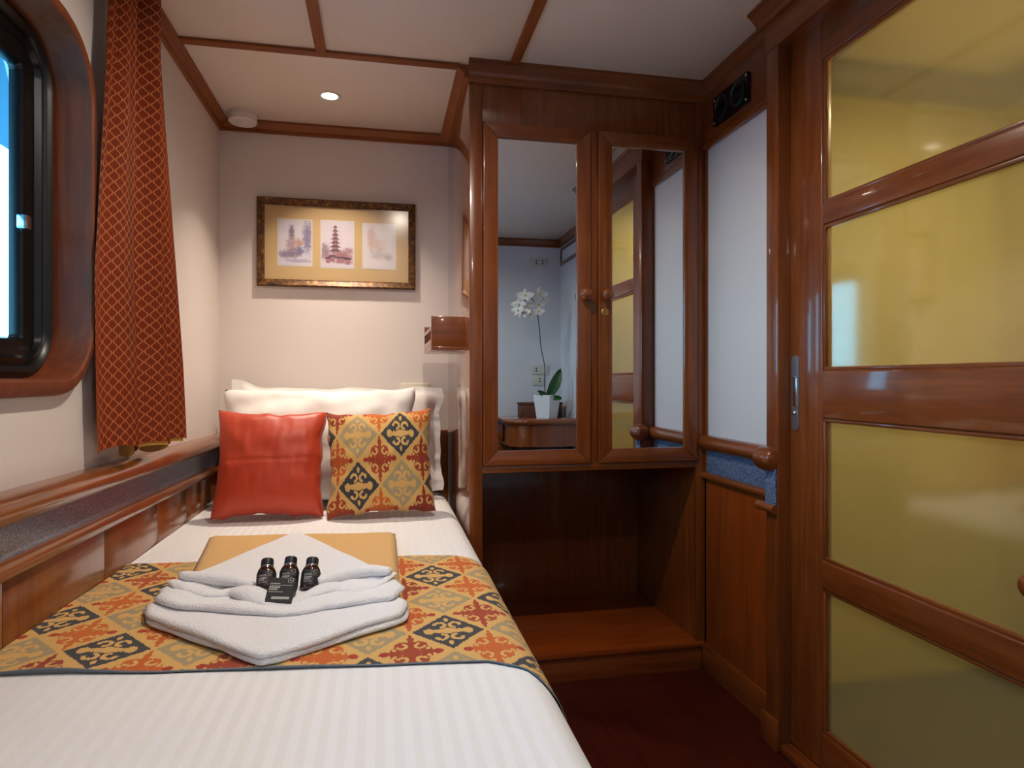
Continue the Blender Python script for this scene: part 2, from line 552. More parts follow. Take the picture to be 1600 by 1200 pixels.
# ------------------------------------------------------------------ dimensions
XL, XR, XR2 = -0.657, 1.152, 1.36       # left wall, right wall, recess wall behind the door
YB, YR = 2.86, -0.526                   # wall at the bed head, wall behind the camera
H = 2.123
YF = 2.156                              # wardrobe front
XW0, XW1 = 0.29, 1.152
XD = 1.134                              # sliding door face

# ------------------------------------------------------------------ room shell
st('floor', 'dark_y', XL - 0.1, 2.3, YR - 0.1, YB + 0.1, -0.05, 0.0)
ceil = st('ceiling', 'ceiling_paint', XL - 0.1, 2.3, YR - 0.1, YB + 0.1, H + 0.006, H + 0.06)
def cpanel(x0, x1, y0, y1): bx('panel', 'ceiling_paint', ceil, x0, x1, y0, y1, H, H + 0.01, 0.001)
cpanel(XL, 0.29, 2.2, YB)
for x0, x1 in ((XL, -0.193), (-0.193, 0.440), (0.440, XR2)):
    cpanel(x0 + 0.001, x1 - 0.001, YR, 2.195)

# left wall with the window opening (four boxes around it, one mesh)
WINDOWS = ((0.93, 1.595), (0.08, 0.745))
WZ0, WZ1 = 1.045, 1.785
b = B()
def wall_face(x):
    outer = [b.bm.verts.new((x, y, z)) for y, z in ((YR - 0.1, 0), (YB + 0.1, 0), (YB + 0.1, H + 0.03), (YR - 0.1, H + 0.03))]
    loops = [outer] + [[b.bm.verts.new((x, y, z)) for y, z in rrect(a - 0.012, c + 0.012, WZ0 - 0.008, WZ1 + 0.012, 0.145, 8)] for a, c in WINDOWS]
    ed = [b.bm.edges.new((l[i], l[(i + 1) % len(l)])) for l in loops for i in range(len(l))]
    bmesh.ops.triangle_fill(b.bm, edges=ed, use_beauty=True)
    return loops
for A, C in zip(wall_face(XL), wall_face(XL - 0.14)):
    for i in range(len(A)): b.bm.faces.new((A[i], A[(i + 1) % len(A)], C[(i + 1) % len(A)], C[i]))
wl_ = b.build('wall_left', 'wall_paint'); wl_['kind'] = 'structure'
wb_ = st('wall_back', 'wall_paint', XL, 1.25, YB, YB + 0.1, 0, H + 0.03)
wr_ = st('wall_rear', 'panel_paint', XL, XR2 + 0.1, YR - 0.1, YR, 0, H + 0.03)
wrt = st('wall_right', 'panel_paint', XR, XR + 0.05, 1.70, YB, 0, H + 0.03)
st('wall_recess', 'panel_paint', XR2, XR2 + 0.06, YR, 0.76, 0, H + 0.03)
st('wall_partition', 'panel_paint', 1.150, 2.3, 0.76, 0.80, 0, H + 0.03)

# left wainscot: veneer panels with seams, under the rail
seams = [YR, 0.02, 0.42, 0.86, 1.28, 1.704, 2.077, 2.368, 2.54, 2.84]
for y0, y1 in zip(seams, seams[1:]):
    bx('panel', 'gloss_z', wl_, XL, XL + 0.010, y0 + 0.0012, y1 - 0.0012, 0.0, 0.70, 0.0012)
SHE = 0.022 / 1.55                      # the rails drop a little towards the bed head
def zl(z, y): return z - SHE * (y - 1.3)
y0, y1 = YR, 2.842
B().sweep([(0, -0.09), (0.012, -0.09), (0.012, 0), (0, 0)], (XL, y0, zl(0.815, y0)), (XL, y1, zl(0.815, y1)), (1, 0, 0)).build('fabric_band', 'speckle_laminate', wl_)
prof = [(0, -0.027)] + [(0.024 + 0.030 * math.cos(t), 0.027 * math.sin(t)) for t in [(-PI / 2 + PI * k / 12) for k in range(13)]] + [(0, 0.027)]
o = B().sweep(prof, (XL, y0, zl(0.826, y0)), (XL, y1, zl(0.826, y1)), (1, 0, 0)).build('handrail', 'gloss_y', None, angle=0.5)
tag(o, 'thick rounded wooden rail along the window wall above the bed', 'handrail')
prof2 = [(0, -0.018)] + [(0.012 + 0.016 * math.cos(t), 0.018 * math.sin(t)) for t in [(-PI / 2 + PI * k / 10) for k in range(11)]] + [(0, 0.018)]
o = B().sweep(prof2, (XL, y0, zl(0.716, y0)), (XL, y1, zl(0.716, y1)), (1, 0, 0)).build('trim_1', 'gloss_y', None, angle=0.5); o['kind'] = 'structure'

# crown mouldings
def crown(name, p0, p1, out, d=0.036, h=0.043, mat='wood_x'):
    pr = [(0, 0), (d, 0), (d, -0.010), (d * 0.86, -0.014), (d * 0.55, -h * 0.55), (d * 0.36, -h * 0.68), (d * 0.36, -h), (0, -h)]
    o = B().sweep(pr, p0, p1, out).build(name, mat); o['kind'] = 'structure'; return o
crown('trim_2', (XL, YR, H), (XL, YB, H), (1, 0, 0), mat='satin_y')
crown('trim_3', (XL, YB, H), (XW0, YB, H), (0, -1, 0), mat='satin_x')
crown('trim_4', (XW0, 2.19, H), (XW0, YB, H), (-1, 0, 0), mat='satin_y')
crown('trim_5', (XW0 - 0.004, YF, H), (XR, YF, H), (0, -1, 0), 0.020, 0.076)
crown('trim_6', (XR, 1.70, H), (XR, YF, H), (-1, 0, 0), 0.024, 0.07, 'wood_y')
crown('trim_7', (XL, YR, H), (XR2, YR, H), (0, 1, 0), 0.036, 0.056)
crown('trim_8', (XR2, YR, H), (XR2, 0.76, H), (-1, 0, 0), 0.036, 0.056, 'wood_y')
# ceiling battens
st('trim_9', 'satin_x', XL + 0.03, XW0 - 0.03, 2.182, 2.216, H - 0.010, H, bev=0.002)
st('trim_10', 'satin_y', -0.210, -0.177, YR + 0.03, 2.182, H - 0.010, H, bev=0.002)
st('trim_11', 'satin_y', 0.424, 0.457, YR + 0.03, 2.13, H - 0.010, H, bev=0.002)
# headboard panel on the back wall
hb = bx('headboard', 'gloss_x', None, XL + 0.012, XW0 - 0.002, 2.842, YB - 0.0005, 0.0, 0.828, 0.004)
tag(hb, 'low varnished wooden headboard panel behind the white pillows', 'headboard')

# right wall between wardrobe and door: vent board, rail, band, lower panel, baseboard
bx('vent_board', 'wood_y', wrt, XR - 0.010, XR, 1.70, 2.1515, 1.902, 2.06, 0.002)
bx('panel_bead', 'wood_y', wrt, XR - 0.016, XR, 1.70, 2.1515, 1.874, 1.902, 0.005)
bx('edge_strip', 'wood_z', wrt, XR - 0.008, XR, 2.138, 2.1515, 0.10, 1.874, 0.002)
bx('fabric_band', 'speckle_fabric', wrt, XR - 0.006, XR, 1.70, 2.1515, 0.712, 0.81, 0.001)
bx('panel', 'shelf_z', wrt, XR - 0.008, XR, 1.70, 2.1515, 0.10, 0.70, 0.001)
prof3 = [(0, -0.027)] + [(0.008 + 0.026 * math.cos(t), 0.027 * math.sin(t)) for t in [(-PI / 2 + PI * k / 12) for k in range(13)]] + [(0, 0.027)]
b = B().sweep(prof3, (XR, 1.70, 0.823), (XR, 2.1515, 0.823), (-1, 0, 0))
rr = b.build('handrail', 'wood_y', None, angle=0.5)
tag(rr, 'short rounded wooden rail between wardrobe and sliding door above blue fabric', 'handrail')
# bulbous end of the rail wrapping over the post
ms = Matrix.Translation((1.094, 1.642, 0.822)) @ Matrix.Rotation(-PI / 2, 4, 'X')
B().lathe([(0, -0.004), (0.020, -0.004), (0.029, 0.0), (0.034, 0.007), (0.036, 0.02), (0.036, 0.050), (0.034, 0.066), (0.028, 0.078), (0.02, 0.084), (0, 0.085)], ms, 24).build('rail_end', 'wood_y', rr, angle=0.5)
bx('fabric_end', 'speckle_fabric', rr, 1.088, 1.0945, 1.640, 1.69, 0.69, 0.80, 0.002)
prof4 = [(0, -0.013)] + [(0.006 + 0.012 * math.cos(t), 0.013 * math.sin(t)) for t in [(-PI / 2 + PI * k / 8) for k in range(9)]] + [(0, 0.013)]
o = B().sweep(prof4, (XR - 0.006, 1.705, 0.705), (XR - 0.006, 2.154, 0.705), (-1, 0, 0)).build('trim_13', 'wood_y', None, angle=0.5); o['kind'] = 'structure'
o = B().sweep(prof4, (1.095, 1.640, 0.682), (1.095, 1.725, 0.682), (-1, 0, 0)).build('trim_14', 'wood_y', None, angle=0.5); o['kind'] = 'structure'
st('baseboard_right', 'wood_y', XR - 0.014, XR, 1.70, 2.17, 0, 0.10, bev=0.003)

# rear wall dado (seen in the mirror): wainscot, band, rail
bx('panel', 'gloss_x', wr_, XL, XR2, YR, YR + 0.010, 0, 0.66, 0.001)
bx('fabric_band', 'speckle_fabric', wr_, XL, XR2, YR, YR + 0.008, 0.66, 0.75, 0.001)
o = B().sweep(prof3, (XL, YR, 0.765), (0.84, YR, 0.765), (0, 1, 0)).build('handrail', 'wood_x', None, angle=0.5)
tag(o, 'long wooden rail on the far wall, seen in the mirror behind the desk', 'handrail')
# wooden frame strips high on the recess wall
for z0, z1, ya, yb in ((1.925, 1.95, -0.508, 0.76), (2.035, 2.055, -0.508, 0.76)):
    bx('panel_bead', 'wood_y', bpy.data.objects['wall_recess'], XR2 - 0.010, XR2, ya, yb, z0, z1, 0.002)
bx('panel_bead', 'wood_z', bpy.data.objects['wall_recess'], XR2 - 0.010, XR2, -0.508, -0.488, 1.95, 2.035, 0.002)

# ------------------------------------------------------------------ door frame and sliding door
st('trim_15', 'wood_z', 1.095, 1.202, 1.636, 1.694, 0, 1.994, bev=0.003)       # post
st('trim_16', 'wood_z', 1.095, 1.202, 0.80, 0.850, 0, 1.994, bev=0.003)        # far post
st('trim_17', 'wood_y', 1.095, 1.202, 0.80, 1.698, 1.994, H, bev=0.002)        # header
st('trim_18', 'wood_z', 1.086, 1.098, 1.632, 1.712, 0, 0.088, bev=0.004)       # plinth block of the post
o = B().sweep([(0, 0), (0.040, 0), (0.040, -0.008), (0.03, -0.014), (0.012, -0.034), (0.010, -0.05), (0, -0.05)], (1.095, 0.80, H), (1.095, 1.728, H), (-1, 0, 0)).build('trim_19', 'wood_y'); o['kind'] = 'structure'
st('trim_20', 'wood_y', 1.100, 1.20, 0.85, 1.636, 0, 0.022, bev=0.004)         # threshold
door = struct_empty('door_1', (XD + 0.017, 1.24, 0.024))
def dbar(name, ax, *c): return B().box(*c, 0.005, 3).build(name, 'wood_' + ax, door, angle=0.6)
dbar('stile', 'z', XD, XD + 0.034, 1.503, 1.638, 0.024, 1.998)
dbar('stile', 'z', XD, XD + 0.034, 0.846, 0.950, 0.024, 1.998)
for z0, z1 in ((1.891, 1.998), (1.455, 1.512), (0.947, 1.074), (0.500, 0.575), (0.024, 0.122)):
    dbar('rail', 'y', XD, XD + 0.034, 0.948, 1.505, z0, z1)
for z0, z1 in ((1.512, 1.891), (1.074, 1.455), (0.575, 0.947), (0.122, 0.500)):
    bx('pane', 'amber_glass', door, XD + 0.014, XD + 0.020, 0.945, 1.508, z0 - 0.004, z1 + 0.004, 0)
    # glazing beads
    for c in ((1.494, 1.504, z0, z1), (0.949, 0.959, z0, z1)):
        bx('bead', 'wood_z', door, XD + 0.003, XD + 0.014, c[0], c[1], c[2], c[3], 0.003)
    for c in ((0.949, 1.504, z0 - 0.001, z0 + 0.009), (0.949, 1.504, z1 - 0.009, z1 + 0.001)):
        bx('bead', 'wood_y', door, XD + 0.003, XD + 0.014, c[0], c[1], c[2], c[3], 0.003)
# flush steel pull
pts = rrect(1.596, 1.628, 0.908, 1.118, 0.0155, 6)
hd = B().prism(pts, XD - 0.003, XD + 0.004, 'x').build('flush_handle', 'steel', door)
bx('recess', 'chrome', hd, XD - 0.0036, XD - 0.002, 1.603, 1.621, 0.976, 1.058, 0.0005)
bx('recess_lip', 'steel', hd, XD - 0.006, XD - 0.002, 1.602, 1.622, 1.054, 1.060, 0.001)
B().lathe([(0, 0.006), (0.005, 0.005), (0.007, 0.002), (0.007, 0)], Matrix.Translation((XD - 0.003, 1.612, 0.957)) @ Matrix.Rotation(-PI / 2, 4, 'Y'), 14).build('screw', 'chrome', hd, smooth=True)
B().lathe([(0, 0.042), (0.014, 0.04), (0.021, 0.034), (0.024, 0.026), (0.020, 0.017), (0.011, 0.01), (0.010, 0.0)], Matrix.Translation((XD, 0.922, 0.69)) @ Matrix.Rotation(-PI / 2, 4, 'Y'), 20).build('knob', 'wood_x', door, smooth=True)

# ------------------------------------------------------------------ shower room behind the door
st('wall_bath_far', 'bath_paint', 2.2, 2.3, 0.8, 2.2, 0, H + 0.03)
st('wall_bath_head', 'bath_paint', 1.202, 2.2, 1.95, 2.05, 0, H + 0.03)
st('wall_bath_foot', 'bath_paint', 1.202, 2.2, 0.80, 0.82, 0, H + 0.03)
st('wall_bath_side', 'bath_paint', 1.202, 1.212, 1.70, 1.95, 0, H + 0.03)
st('floor_bath', 'bath_floor', 1.21, 2.2, 0.82, 1.95, 0.0, 0.012)  # grey floor slab of the shower room
crown('trim_21', (2.2, 0.82, H), (2.2, 1.95, H), (-1, 0, 0), 0.05, 0.10, 'dark_y')

crown('trim_22', (1.202, 1.95, H), (2.2, 1.95, H), (0, -1, 0), 0.05, 0.10, 'dark_x')

# ------------------------------------------------------------------ downlights
def downlight(x, y, label, power, col=(1.0, 0.86, 0.70), z=H, spread=110):
    t = thing('downlight', label, 'ceiling light', (x, y, z), 'recessed ceiling downlights')
    m = Matrix.Translation((x, y, z))
    B().lathe([(0.030, -0.001), (0.041, -0.004), (0.044, -0.003), (0.044, 0.0005)], m, 28).build('trim_ring', 'white_plastic', t, smooth=True)
    B().lathe([(0, -0.0012), (0.029, -0.0012), (0.031, -0.0005)], m, 28).build('lens', 'lens_emit', t, smooth=True)
    ld = bpy.data.lights.new('downlight_beam', 'AREA'); ld.shape = 'DISK'; ld.size = 0.055
    ld.energy = power; ld.color = col; ld.spread = math.radians(spread)
    lo = bpy.data.objects.new('downlight_beam', ld); link(lo, t, (x, y, z - 0.006))
    return t
downlight(-0.192, 2.535, 'small round lit downlight in the ceiling panel above the pillows', LAMP_W * 0.48, spread=92)
downlight(0.12, 1.35, 'lit downlight in the middle ceiling panel over the bed', LAMP_W * 1.05, (1.0, 0.87, 0.73), spread=160)
downlight(0.12, 0.15, 'lit downlight in the ceiling over the foot of the cabin', LAMP_W * 0.6, (1.0, 0.93, 0.86), spread=160)
downlight(1.75, 1.12, 'lit downlight in the shower room behind the amber glass door', LAMP_W * 1.45, (1.0, 0.92, 0.80), spread=160)

# ------------------------------------------------------------------ window
for wi, (WY0, WY1) in enumerate(WINDOWS):
    win = struct_empty('window_%d' % (wi + 1), (XL, (WY0 + WY1) / 2, WZ0))
    def loft(name, mat, rings, n=8, closed=False, smooth=0.6):
        """rings: (y0,y1,z0,z1,r,x)"""
        b = B(); L = [[(x, a, c) for a, c in rrect(y0, y1, z0, z1, r, n)] for y0, y1, z0, z1, r, x in rings]
        m = len(L[0]); vs = [p for r in L for p in r]; fs = []
        k = len(L)
        for j in range(k if closed else k - 1):
            j2 = (j + 1) % k
            for i in range(m):
                i2 = (i + 1) % m
                fs.append((j * m + i, j * m + i2, j2 * m + i2, j2 * m + i))
        b.raw(vs, fs)
        return b.build(name, mat, win, angle=smooth)
    o_ = 0.030
    def ring(d, x, r): return (WY0 - d, WY1 + d, WZ0 + 0.004 - d, WZ1 + d, max(0.01, r + d), x)
    # wooden surround: wall edge -> rounded outer edge -> front -> reveal back to the black frame
    loft('surround', 'jamb_z', [ring(0.030, XL - 0.002, 0.135), ring(0.032, XL + 0.012, 0.135), ring(0.028, XL + 0.022, 0.135), ring(0.016, XL + 0.029, 0.135),
                                 ring(0.004, XL + 0.029, 0.135), ring(0.0, XL + 0.025, 0.135), ring(-0.003, XL - 0.045, 0.125), ring(-0.004, XL - 0.07, 0.125), ring(0.03, XL - 0.07, 0.135)], 10, closed=True)
    XG = XL - 0.055
    loft('rubber_gasket', 'black_rubber', [ring(-0.003, XG + 0.004, 0.122), ring(-0.016, XG + 0.010, 0.115), ring(-0.026, XG + 0.004, 0.11), ring(-0.030, XG - 0.004, 0.11),
                                    ring(-0.032, XG - 0.03, 0.11), ring(-0.003, XG - 0.03, 0.12)], 10, closed=True)
    loft('sash_frame', 'black_plastic', [ring(-0.030, XG - 0.004, 0.108), ring(-0.044, XG + 0.001, 0.10), ring(-0.050, XG - 0.010, 0.095), ring(-0.062, XG - 0.012, 0.09), ring(-0.082, XG - 0.016, 0.075),
                                    ring(-0.086, XG - 0.026, 0.07), ring(-0.086, XG - 0.04, 0.07), ring(-0.03, XG - 0.04, 0.108)], 10, closed=True)
    bx('glass', 'window_glass', win, XG - 0.034, XG - 0.030, WY0 + 0.07, WY1 - 0.07, WZ0 + 0.07, WZ1 - 0.07, 0)
    bx('latch', 'chrome', win, XG - 0.018, XG + 0.002, WY1 - 0.105, WY1 - 0.083, 1.358, 1.388, 0.004)

# outside: deck overhang and sea
st('deck_overhang', 'deck_paint', -1.62, -0.80, -3.0, 9.0, 2.07, 2.12)
o = B().box(-60, -3.0, -60, 60, -3.2, -3.0).build('sea', 'sea'); o['kind'] = 'structure'

# ------------------------------------------------------------------ curtain
cur = thing('curtain', 'rust brown curtain with wavy gold lines hanging beside the window', 'curtain', (XL + 0.06, 1.8, 0.88))
def cur_pt(s, t, off=0.0, zb=0.885, shrink=0.0):
    z = zb + (2.085 - zb) * t
    ya = lerp_table([(0.86, 1.605), (1.3, 1.585), (1.9, 1.65), (2.1, 1.66)], z)
    yb = lerp_table([(0.86, 1.985), (1.1, 1.95), (1.45, 1.875), (1.87, 1.79), (2.1, 1.79)], z)
    k = sstep((z - 0.9) / 1.1)
    amp = 0.046 * (1 - k) + 0.036 * k
    amp *= 0.35 + 0.65 * min(1, s * 2.2)
    ph = 2 * PI * (2.5 * s + 0.72 + 0.06 * k)
    x = XL + 0.044 + 0.024 * min(1, s * 2.5) + amp * math.sin(ph) + 0.008 * math.sin(2 * PI * 5.3 * s + 1.0) * (0.5 + 0.8 * k) + 0.010 * k * math.sin(2 * PI * 9 * s)
    y = ya + (yb - ya) * (s + 0.030 * math.sin(2 * ph) * (1 - 0.4 * k)) + 0.006 * nz(s * 6, z * 2)
    z += 0.012 * math.sin(ph + 1.0) * (1 - t) - 0.012 * (1 - t) * s
    return Vector((x + off, y + shrink, z))
B().grid(lambda s, t: cur_pt(s, t), 110, 40, uvfn=lambda s, t: (s * 0.66, t * 1.2)).build('drape', 'curtain_fabric', cur, smooth=True)
B().grid(lambda s, t: cur_pt(0.25 + 0.73 * s, t * 0.05, -0.006, 0.876), 70, 4).build('lining', 'lining_yellow', cur, smooth=True)
bx('track', 'satin_y', cur, XL + 0.045, XL + 0.062, 0.80, 1.86, 2.088, 2.10, 0.002)

# ------------------------------------------------------------------ wardrobe
wd = thing('wardrobe', 'built-in wooden wardrobe with two mirrored doors above an open niche', 'wardrobe', (0.72, 2.5, 0))
g = 0.0006
bx('side_panel', 'polish_z', wd, XW0, XW0 + 0.018, YF + 0.018, YB - g, 0, H - 0.001, 0.001)
bx('niche_side', 'wood_z', wd, 1.118, XR - g, YF + 0.018, 2.72, 0.106, 0.733, 0.001)
bx('niche_back', 'wood_z', wd, XW0 + 0.018, 1.118, 2.71, 2.725, 0.0, 0.733, 0.001)
bx('niche_shelf', 'shelf_x', wd, XW0 + 0.018, XR - g, YF - 0.004, 2.71, 0.084, 0.105, 0.003)
bx('plinth', 'wood_x', wd, XW0 + 0.018, XR - 0.015, YF + 0.004, YF + 0.022, 0.0, 0.084, 0.001)
bx('cabinet_floor', 'wood_x', wd, XW0 + 0.018, XR - g, YF + 0.018, 2.71, 0.733, 0.752, 0.001)
bx('stile', 'wood_z', wd, XW0, 0.334, YF, YF + 0.018, 0.0, H - 0.076, 0.002)
bx('stile', 'wood_z', wd, 0.714, 0.740, YF, YF + 0.018, 0.757, 1.918, 0.001)
bx('stile', 'wood_z', wd, 1.115, XR - g, YF, YF + 0.018, 0.105, H - 0.076, 0.002)
bx('fascia', 'wood_z', wd, 0.334, 1.115, YF, YF + 0.018, 1.918, H - 0.07, 0.001)
bx('bottom_rail', 'wood_x', wd, 0.334, 1.115, YF, YF + 0.018, 0.733, 0.757, 0.002)
def wdoor(x0, x1, knobx, lock):
    z0, z1 = 0.7585, 1.9165
    d = bx('door', 'dark_z', wd, x0, x1, YF + 0.002, YF + 0.016, z0, z1, 0)
    w = 0.050; ya, yb = YF - 0.012, YF + 0.002
    def bar(name, ax, quad):
        b = B(); cx = sum(p[0] for p in quad) / 4; cz = sum(p[1] for p in quad) / 4
        b.prism(quad, ya, yb, 'y')
        bm = b.bm
        ed = [e for e in bm.edges if all(abs(v.co.y - ya) < 1e-6 for v in e.verts)]
        bmesh.ops.bevel(bm, geom=ed, offset=0.0035, segments=2, profile=0.5, affect='EDGES')
        b.build(name, 'wood_' + ax, d, angle=0.5)
    bar('frame_stile', 'z', [(x0, z0), (x0 + w, z0 + w), (x0 + w, z1 - w), (x0, z1)])
    bar('frame_stile', 'z', [(x1, z0), (x1 - w, z0 + w), (x1 - w, z1 - w), (x1, z1)])
    bar('frame_rail', 'x', [(x0, z0), (x0 + w, z0 + w), (x1 - w, z0 + w), (x1, z0)])
    bar('frame_rail', 'x', [(x0, z1), (x0 + w, z1 - w), (x1 - w, z1 - w), (x1, z1)])
    bx('mirror', 'mirror', d, x0 + w - 0.002, x1 - w + 0.002, YF - 0.003, YF + 0.003, z0 + w - 0.002, z1 - w + 0.002, 0)
    m = Matrix.Translation((knobx, ya, 1.343)) @ Matrix.Rotation(PI / 2, 4, 'X')
    B().lathe([(0.011, -0.001), (0.009, 0.008), (0.011, 0.013), (0.019, 0.018), (0.022, 0.025), (0.020, 0.033), (0.013, 0.038), (0, 0.040)], m, 22).build('knob', 'wood_x', d, smooth=True)
    if lock:
        m = Matrix.Translation((0.763, ya, 1.285)) @ Matrix.Rotation(PI / 2, 4, 'X')
        lk = B().lathe([(0.013, -0.001), (0.013, 0.002), (0.011, 0.003), (0.0085, 0.0025), (0.0085, 0.004), (0, 0.004)], m, 22).build('lock', 'brass', d, angle=0.5)
wdoor(0.3355, 0.7125, 0.689, False)
wdoor(0.7415, 1.1135, 0.765, True)

# book box on the wardrobe side above the pillows
sh = thing('book_box', 'small open wooden box shelf fixed to the wardrobe side above the pillows', 'shelf', (0.23, 2.46, 1.16))
bx('front_board', 'wood_x', sh, 0.171, XW0 + 0.0015, 2.270, 2.284, 1.166, 1.272, 0.0015)
bx('back_board', 'wood_x', sh, 0.171, XW0 + 0.0015, 2.636, 2.650, 1.166, 1.262, 0.0015)
bx('bottom_board', 'wood_y', sh, 0.171, XW0 + 0.0015, 2.270, 2.650, 1.154, 1.166, 0.001)
bx('lip', 'wood_y', sh, 0.171, 0.180, 2.284, 2.636, 1.166, 1.192, 0.001)
bx('side_rail', 'wood_y', sh, 0.171, 0.180, 2.284, 2.636, 1.224, 1.238, 0.001)

# ------------------------------------------------------------------ bed
BX0, BX1 = XL + 0.0115, 0.283
BY0, BY1 = 0.60, 2.836
BR = 0.06
def topz(x, y):
    z = 0.566 + 0.018 * max(0, min(1, (1.9 - y) / 1.0)) * max(0, min(1, (-x) / 0.62))
    z += 0.003 * nz(x * 3, y * 2.2) + 0.0015 * nz(x * 9, y * 5, 4)
    z -= 0.004 * sstep((x - 0.05) / 0.2)
    return z
XF = BX1 - BR                      # start of the rounded right edge
SF = XF - BX0; SA = BR * PI / 2
def section(s, y, off=0.0):
    """arc length s across the bed from the wall -> point on the sheet."""
    if s < SF:
        x = BX0 + s
        return Vector((x, y, topz(x, y) + off))
    zt = topz(XF, y)
    if s < SF + SA:
        a = (s - SF) / BR
        return Vector((XF + (BR + off) * math.sin(a), y, zt - BR + (BR + off) * math.cos(a)))
    d = s - SF - SA
    wob = 0.003 * math.sin(y * 14 + 1) * min(1, d / 0.2)
    return Vector((XF + BR + off + wob * (1 if y < 2.1 else 0) - 0.004 * min(1, d / .3), y, zt - BR - d))
bed = thing('bed', 'single bed made up in white striped sheet against the window wall', 'bed', (-0.18, 1.72, 0))
STOT = SF + SA + 0.30
ss = [SF * k / 40 for k in range(40)] + [SF + SA * k / 10 for k in range(10)] + [SF + SA + 0.30 * k / 8 for k in range(9)]
NS = len(ss) - 1
def sheet(u, v):
    y = BY0 + (BY1 - BY0) * v
    return section(ss[int(round(u * NS))], y)
b = B().grid(sheet, NS, 70, uvfn=lambda u, v: (ss[int(round(u * NS))], v * 2.2))
# foot end drop
def foot(u, v):
    p = section(ss[int(round(u * NS))], BY0)
    z = 0.2 if True else 0
    return Vector((p.x, BY0 - 0.015 * math.sin(v * PI / 2), p.z + (min(p.z, 0.21) - p.z) * v))
b.grid(foot, NS, 8, uvfn=lambda u, v: (ss[int(round(u * NS))], -v * 0.35))
b.build('sheet', 'sheet_stripe', bed, smooth=True)
bx('mattress', 'pillow_cotton', bed, BX0 + 0.004, BX1 - 0.012, BY0 + 0.006, BY1 - 0.004, 0.28, 0.545, 0.03)
bx('base', 'wood_y', bed, BX0, BX1 - 0.02, BY0 + 0.02, BY1, 0.0, 0.28, 0.002)

# ikat bed runner across the bed
run = thing('bed_runner', 'patterned bed runner with orange and charcoal diamonds across the bed', 'bed runner', (-0.15, 1.44, 0.57))
CU, CV = 0.148, 0.178
def x_of_s(s): return BX0 + s
def yfront(s):
    x = x_of_s(s)
    return lerp_table([(-0.66, 1.175), (-0.6, 1.168), (-0.35, 1.142), (-0.1, 1.122), (0.18, 1.097), (0.24, 1.058), (0.29, 0.99), (0.36, 0.95), (0.6, 0.93)], x)
def yback(s):
    x = x_of_s(s)
    return lerp_table([(-0.66, 1.845), (-0.49, 1.834), (0.08, 1.783), (0.20, 1.77), (0.25, 1.725), (0.30, 1.68), (0.6, 1.62)], x)
S1 = SF + SA + 0.16
def runp(u, v, off=0.0035):
    s = S1 * u
    y = yfront(s) + (yback(s) - yfront(s)) * v
    bump = 0.004 * max(0, nz(s * 5, y * 5, 2)) + (0.006 * math.exp(-((s - 0.12) / 0.1) ** 2) * math.exp(-v * 9))
    return section(s, y, off + bump * (1 if s < SF else 0.2))
def runuv(u, v):
    s = S1 * u; y = yfront(s) + (yback(s) - yfront(s)) * v
    return ((BX0 + s - 0.2) / CU, (y - 1.327) / CV)
B().grid(runp, 90, 40, uvfn=runuv).build('cover', 'ikat', run, smooth=True)
# grey lining showing along the front edge
def hem(u, v):
    p = runp(u, 0.0); q = runp(u, 0.012, 0.0012)
    if v < 0.5: return p + Vector((0, -0.004 * math.sin(PI * v), 0.0005))
    p2 = p + Vector((0, -0.004, -0.001)); q2 = section(S1 * u, q.y, 0.0012)
    return p2.lerp(Vector((p2.x, p2.y + 0.004, q2.z)), (v - 0.5) * 2)
B().grid(hem, 90, 4).build('lining_edge', 'lining_grey', run, smooth=True)

# ------------------------------------------------------------------ pillows and cushions
def pillow_mesh(Wd, Ht, T, mat, n=30, pinch=0.05, flange=0.0, wr=0.004, seed=0, uvs=None, power=0.42, wave=0.0, peak=0.0, crease=0.0):
    b = B()
    def f(side):
        def fn(u, v):
            a = u * 2 - 1; c = v * 2 - 1
            x = a * Wd / 2 * (1 - pinch * (1 - c * c) * abs(a) ** 3); z = c * Ht / 2 * (1 - pinch * (1 - a * a) * abs(c) ** 3)
            fa = max(0, 1 - abs(a) / (1 - flange)) if flange else 1 - abs(a)
            fc = max(0, 1 - abs(c) / (1 - flange)) if flange else 1 - abs(c)
            ga = min(1, fa * 1.0); gc = min(1, fc * 1.0)
            h = T / 2 * ((1 - (1 - ga) ** 2.4) * (1 - (1 - gc) ** 2.4)) ** power
            edge = 1 - min(1, max(abs(a), abs(c)))
            h += wr * nz(a * 3.2 + seed, c * 3.2, seed) * min(1, edge * 5)
            h += wr * 0.7 * nz(a * 8 + seed, c * 3, seed + 5) * min(1, edge * 3) * (0.4 + abs(a))
            h -= crease * math.exp(-((c - 0.04 - 0.03 * a) / 0.02) ** 2) * min(1, edge * 4)
            x += wave * nz(c * 3.1, a * 2, seed + 2) * abs(a) ** 3
            z += wave * nz(a * 3.3, c * 2, seed + 7) * abs(c) ** 3 + peak * sstep((-a - 0.72) / 0.22) * sstep((c - 0.7) / 0.3)
            h = max(h, 0.0)
            yy = side * h
            if flange and (fa == 0 or fc == 0): yy = side * 0.0015 + 0.006 * nz(a * 9, c * 9, seed)
            return mat @ Vector((x, -yy, z + 0.003 * nz(a * 4, c * 4, seed + 9)))
        return fn
    uvf = (lambda u, v: ((u - 0.5) * Wd / CU, (v - 0.5) * Ht / CV)) if uvs else None
    for side in (1, -1):
        b.grid(f(side), n, n, uvfn=uvf)
    return b
def place(x, y, z, tilt, roll=0.0, turn=0.0):
    return Matrix.Translation((x, y, z)) @ Matrix.Rotation(turn, 4, 'Z') @ Matrix.Rotation(-tilt, 4, 'X') @ Matrix.Rotation(roll, 4, 'Y')
D = math.radians
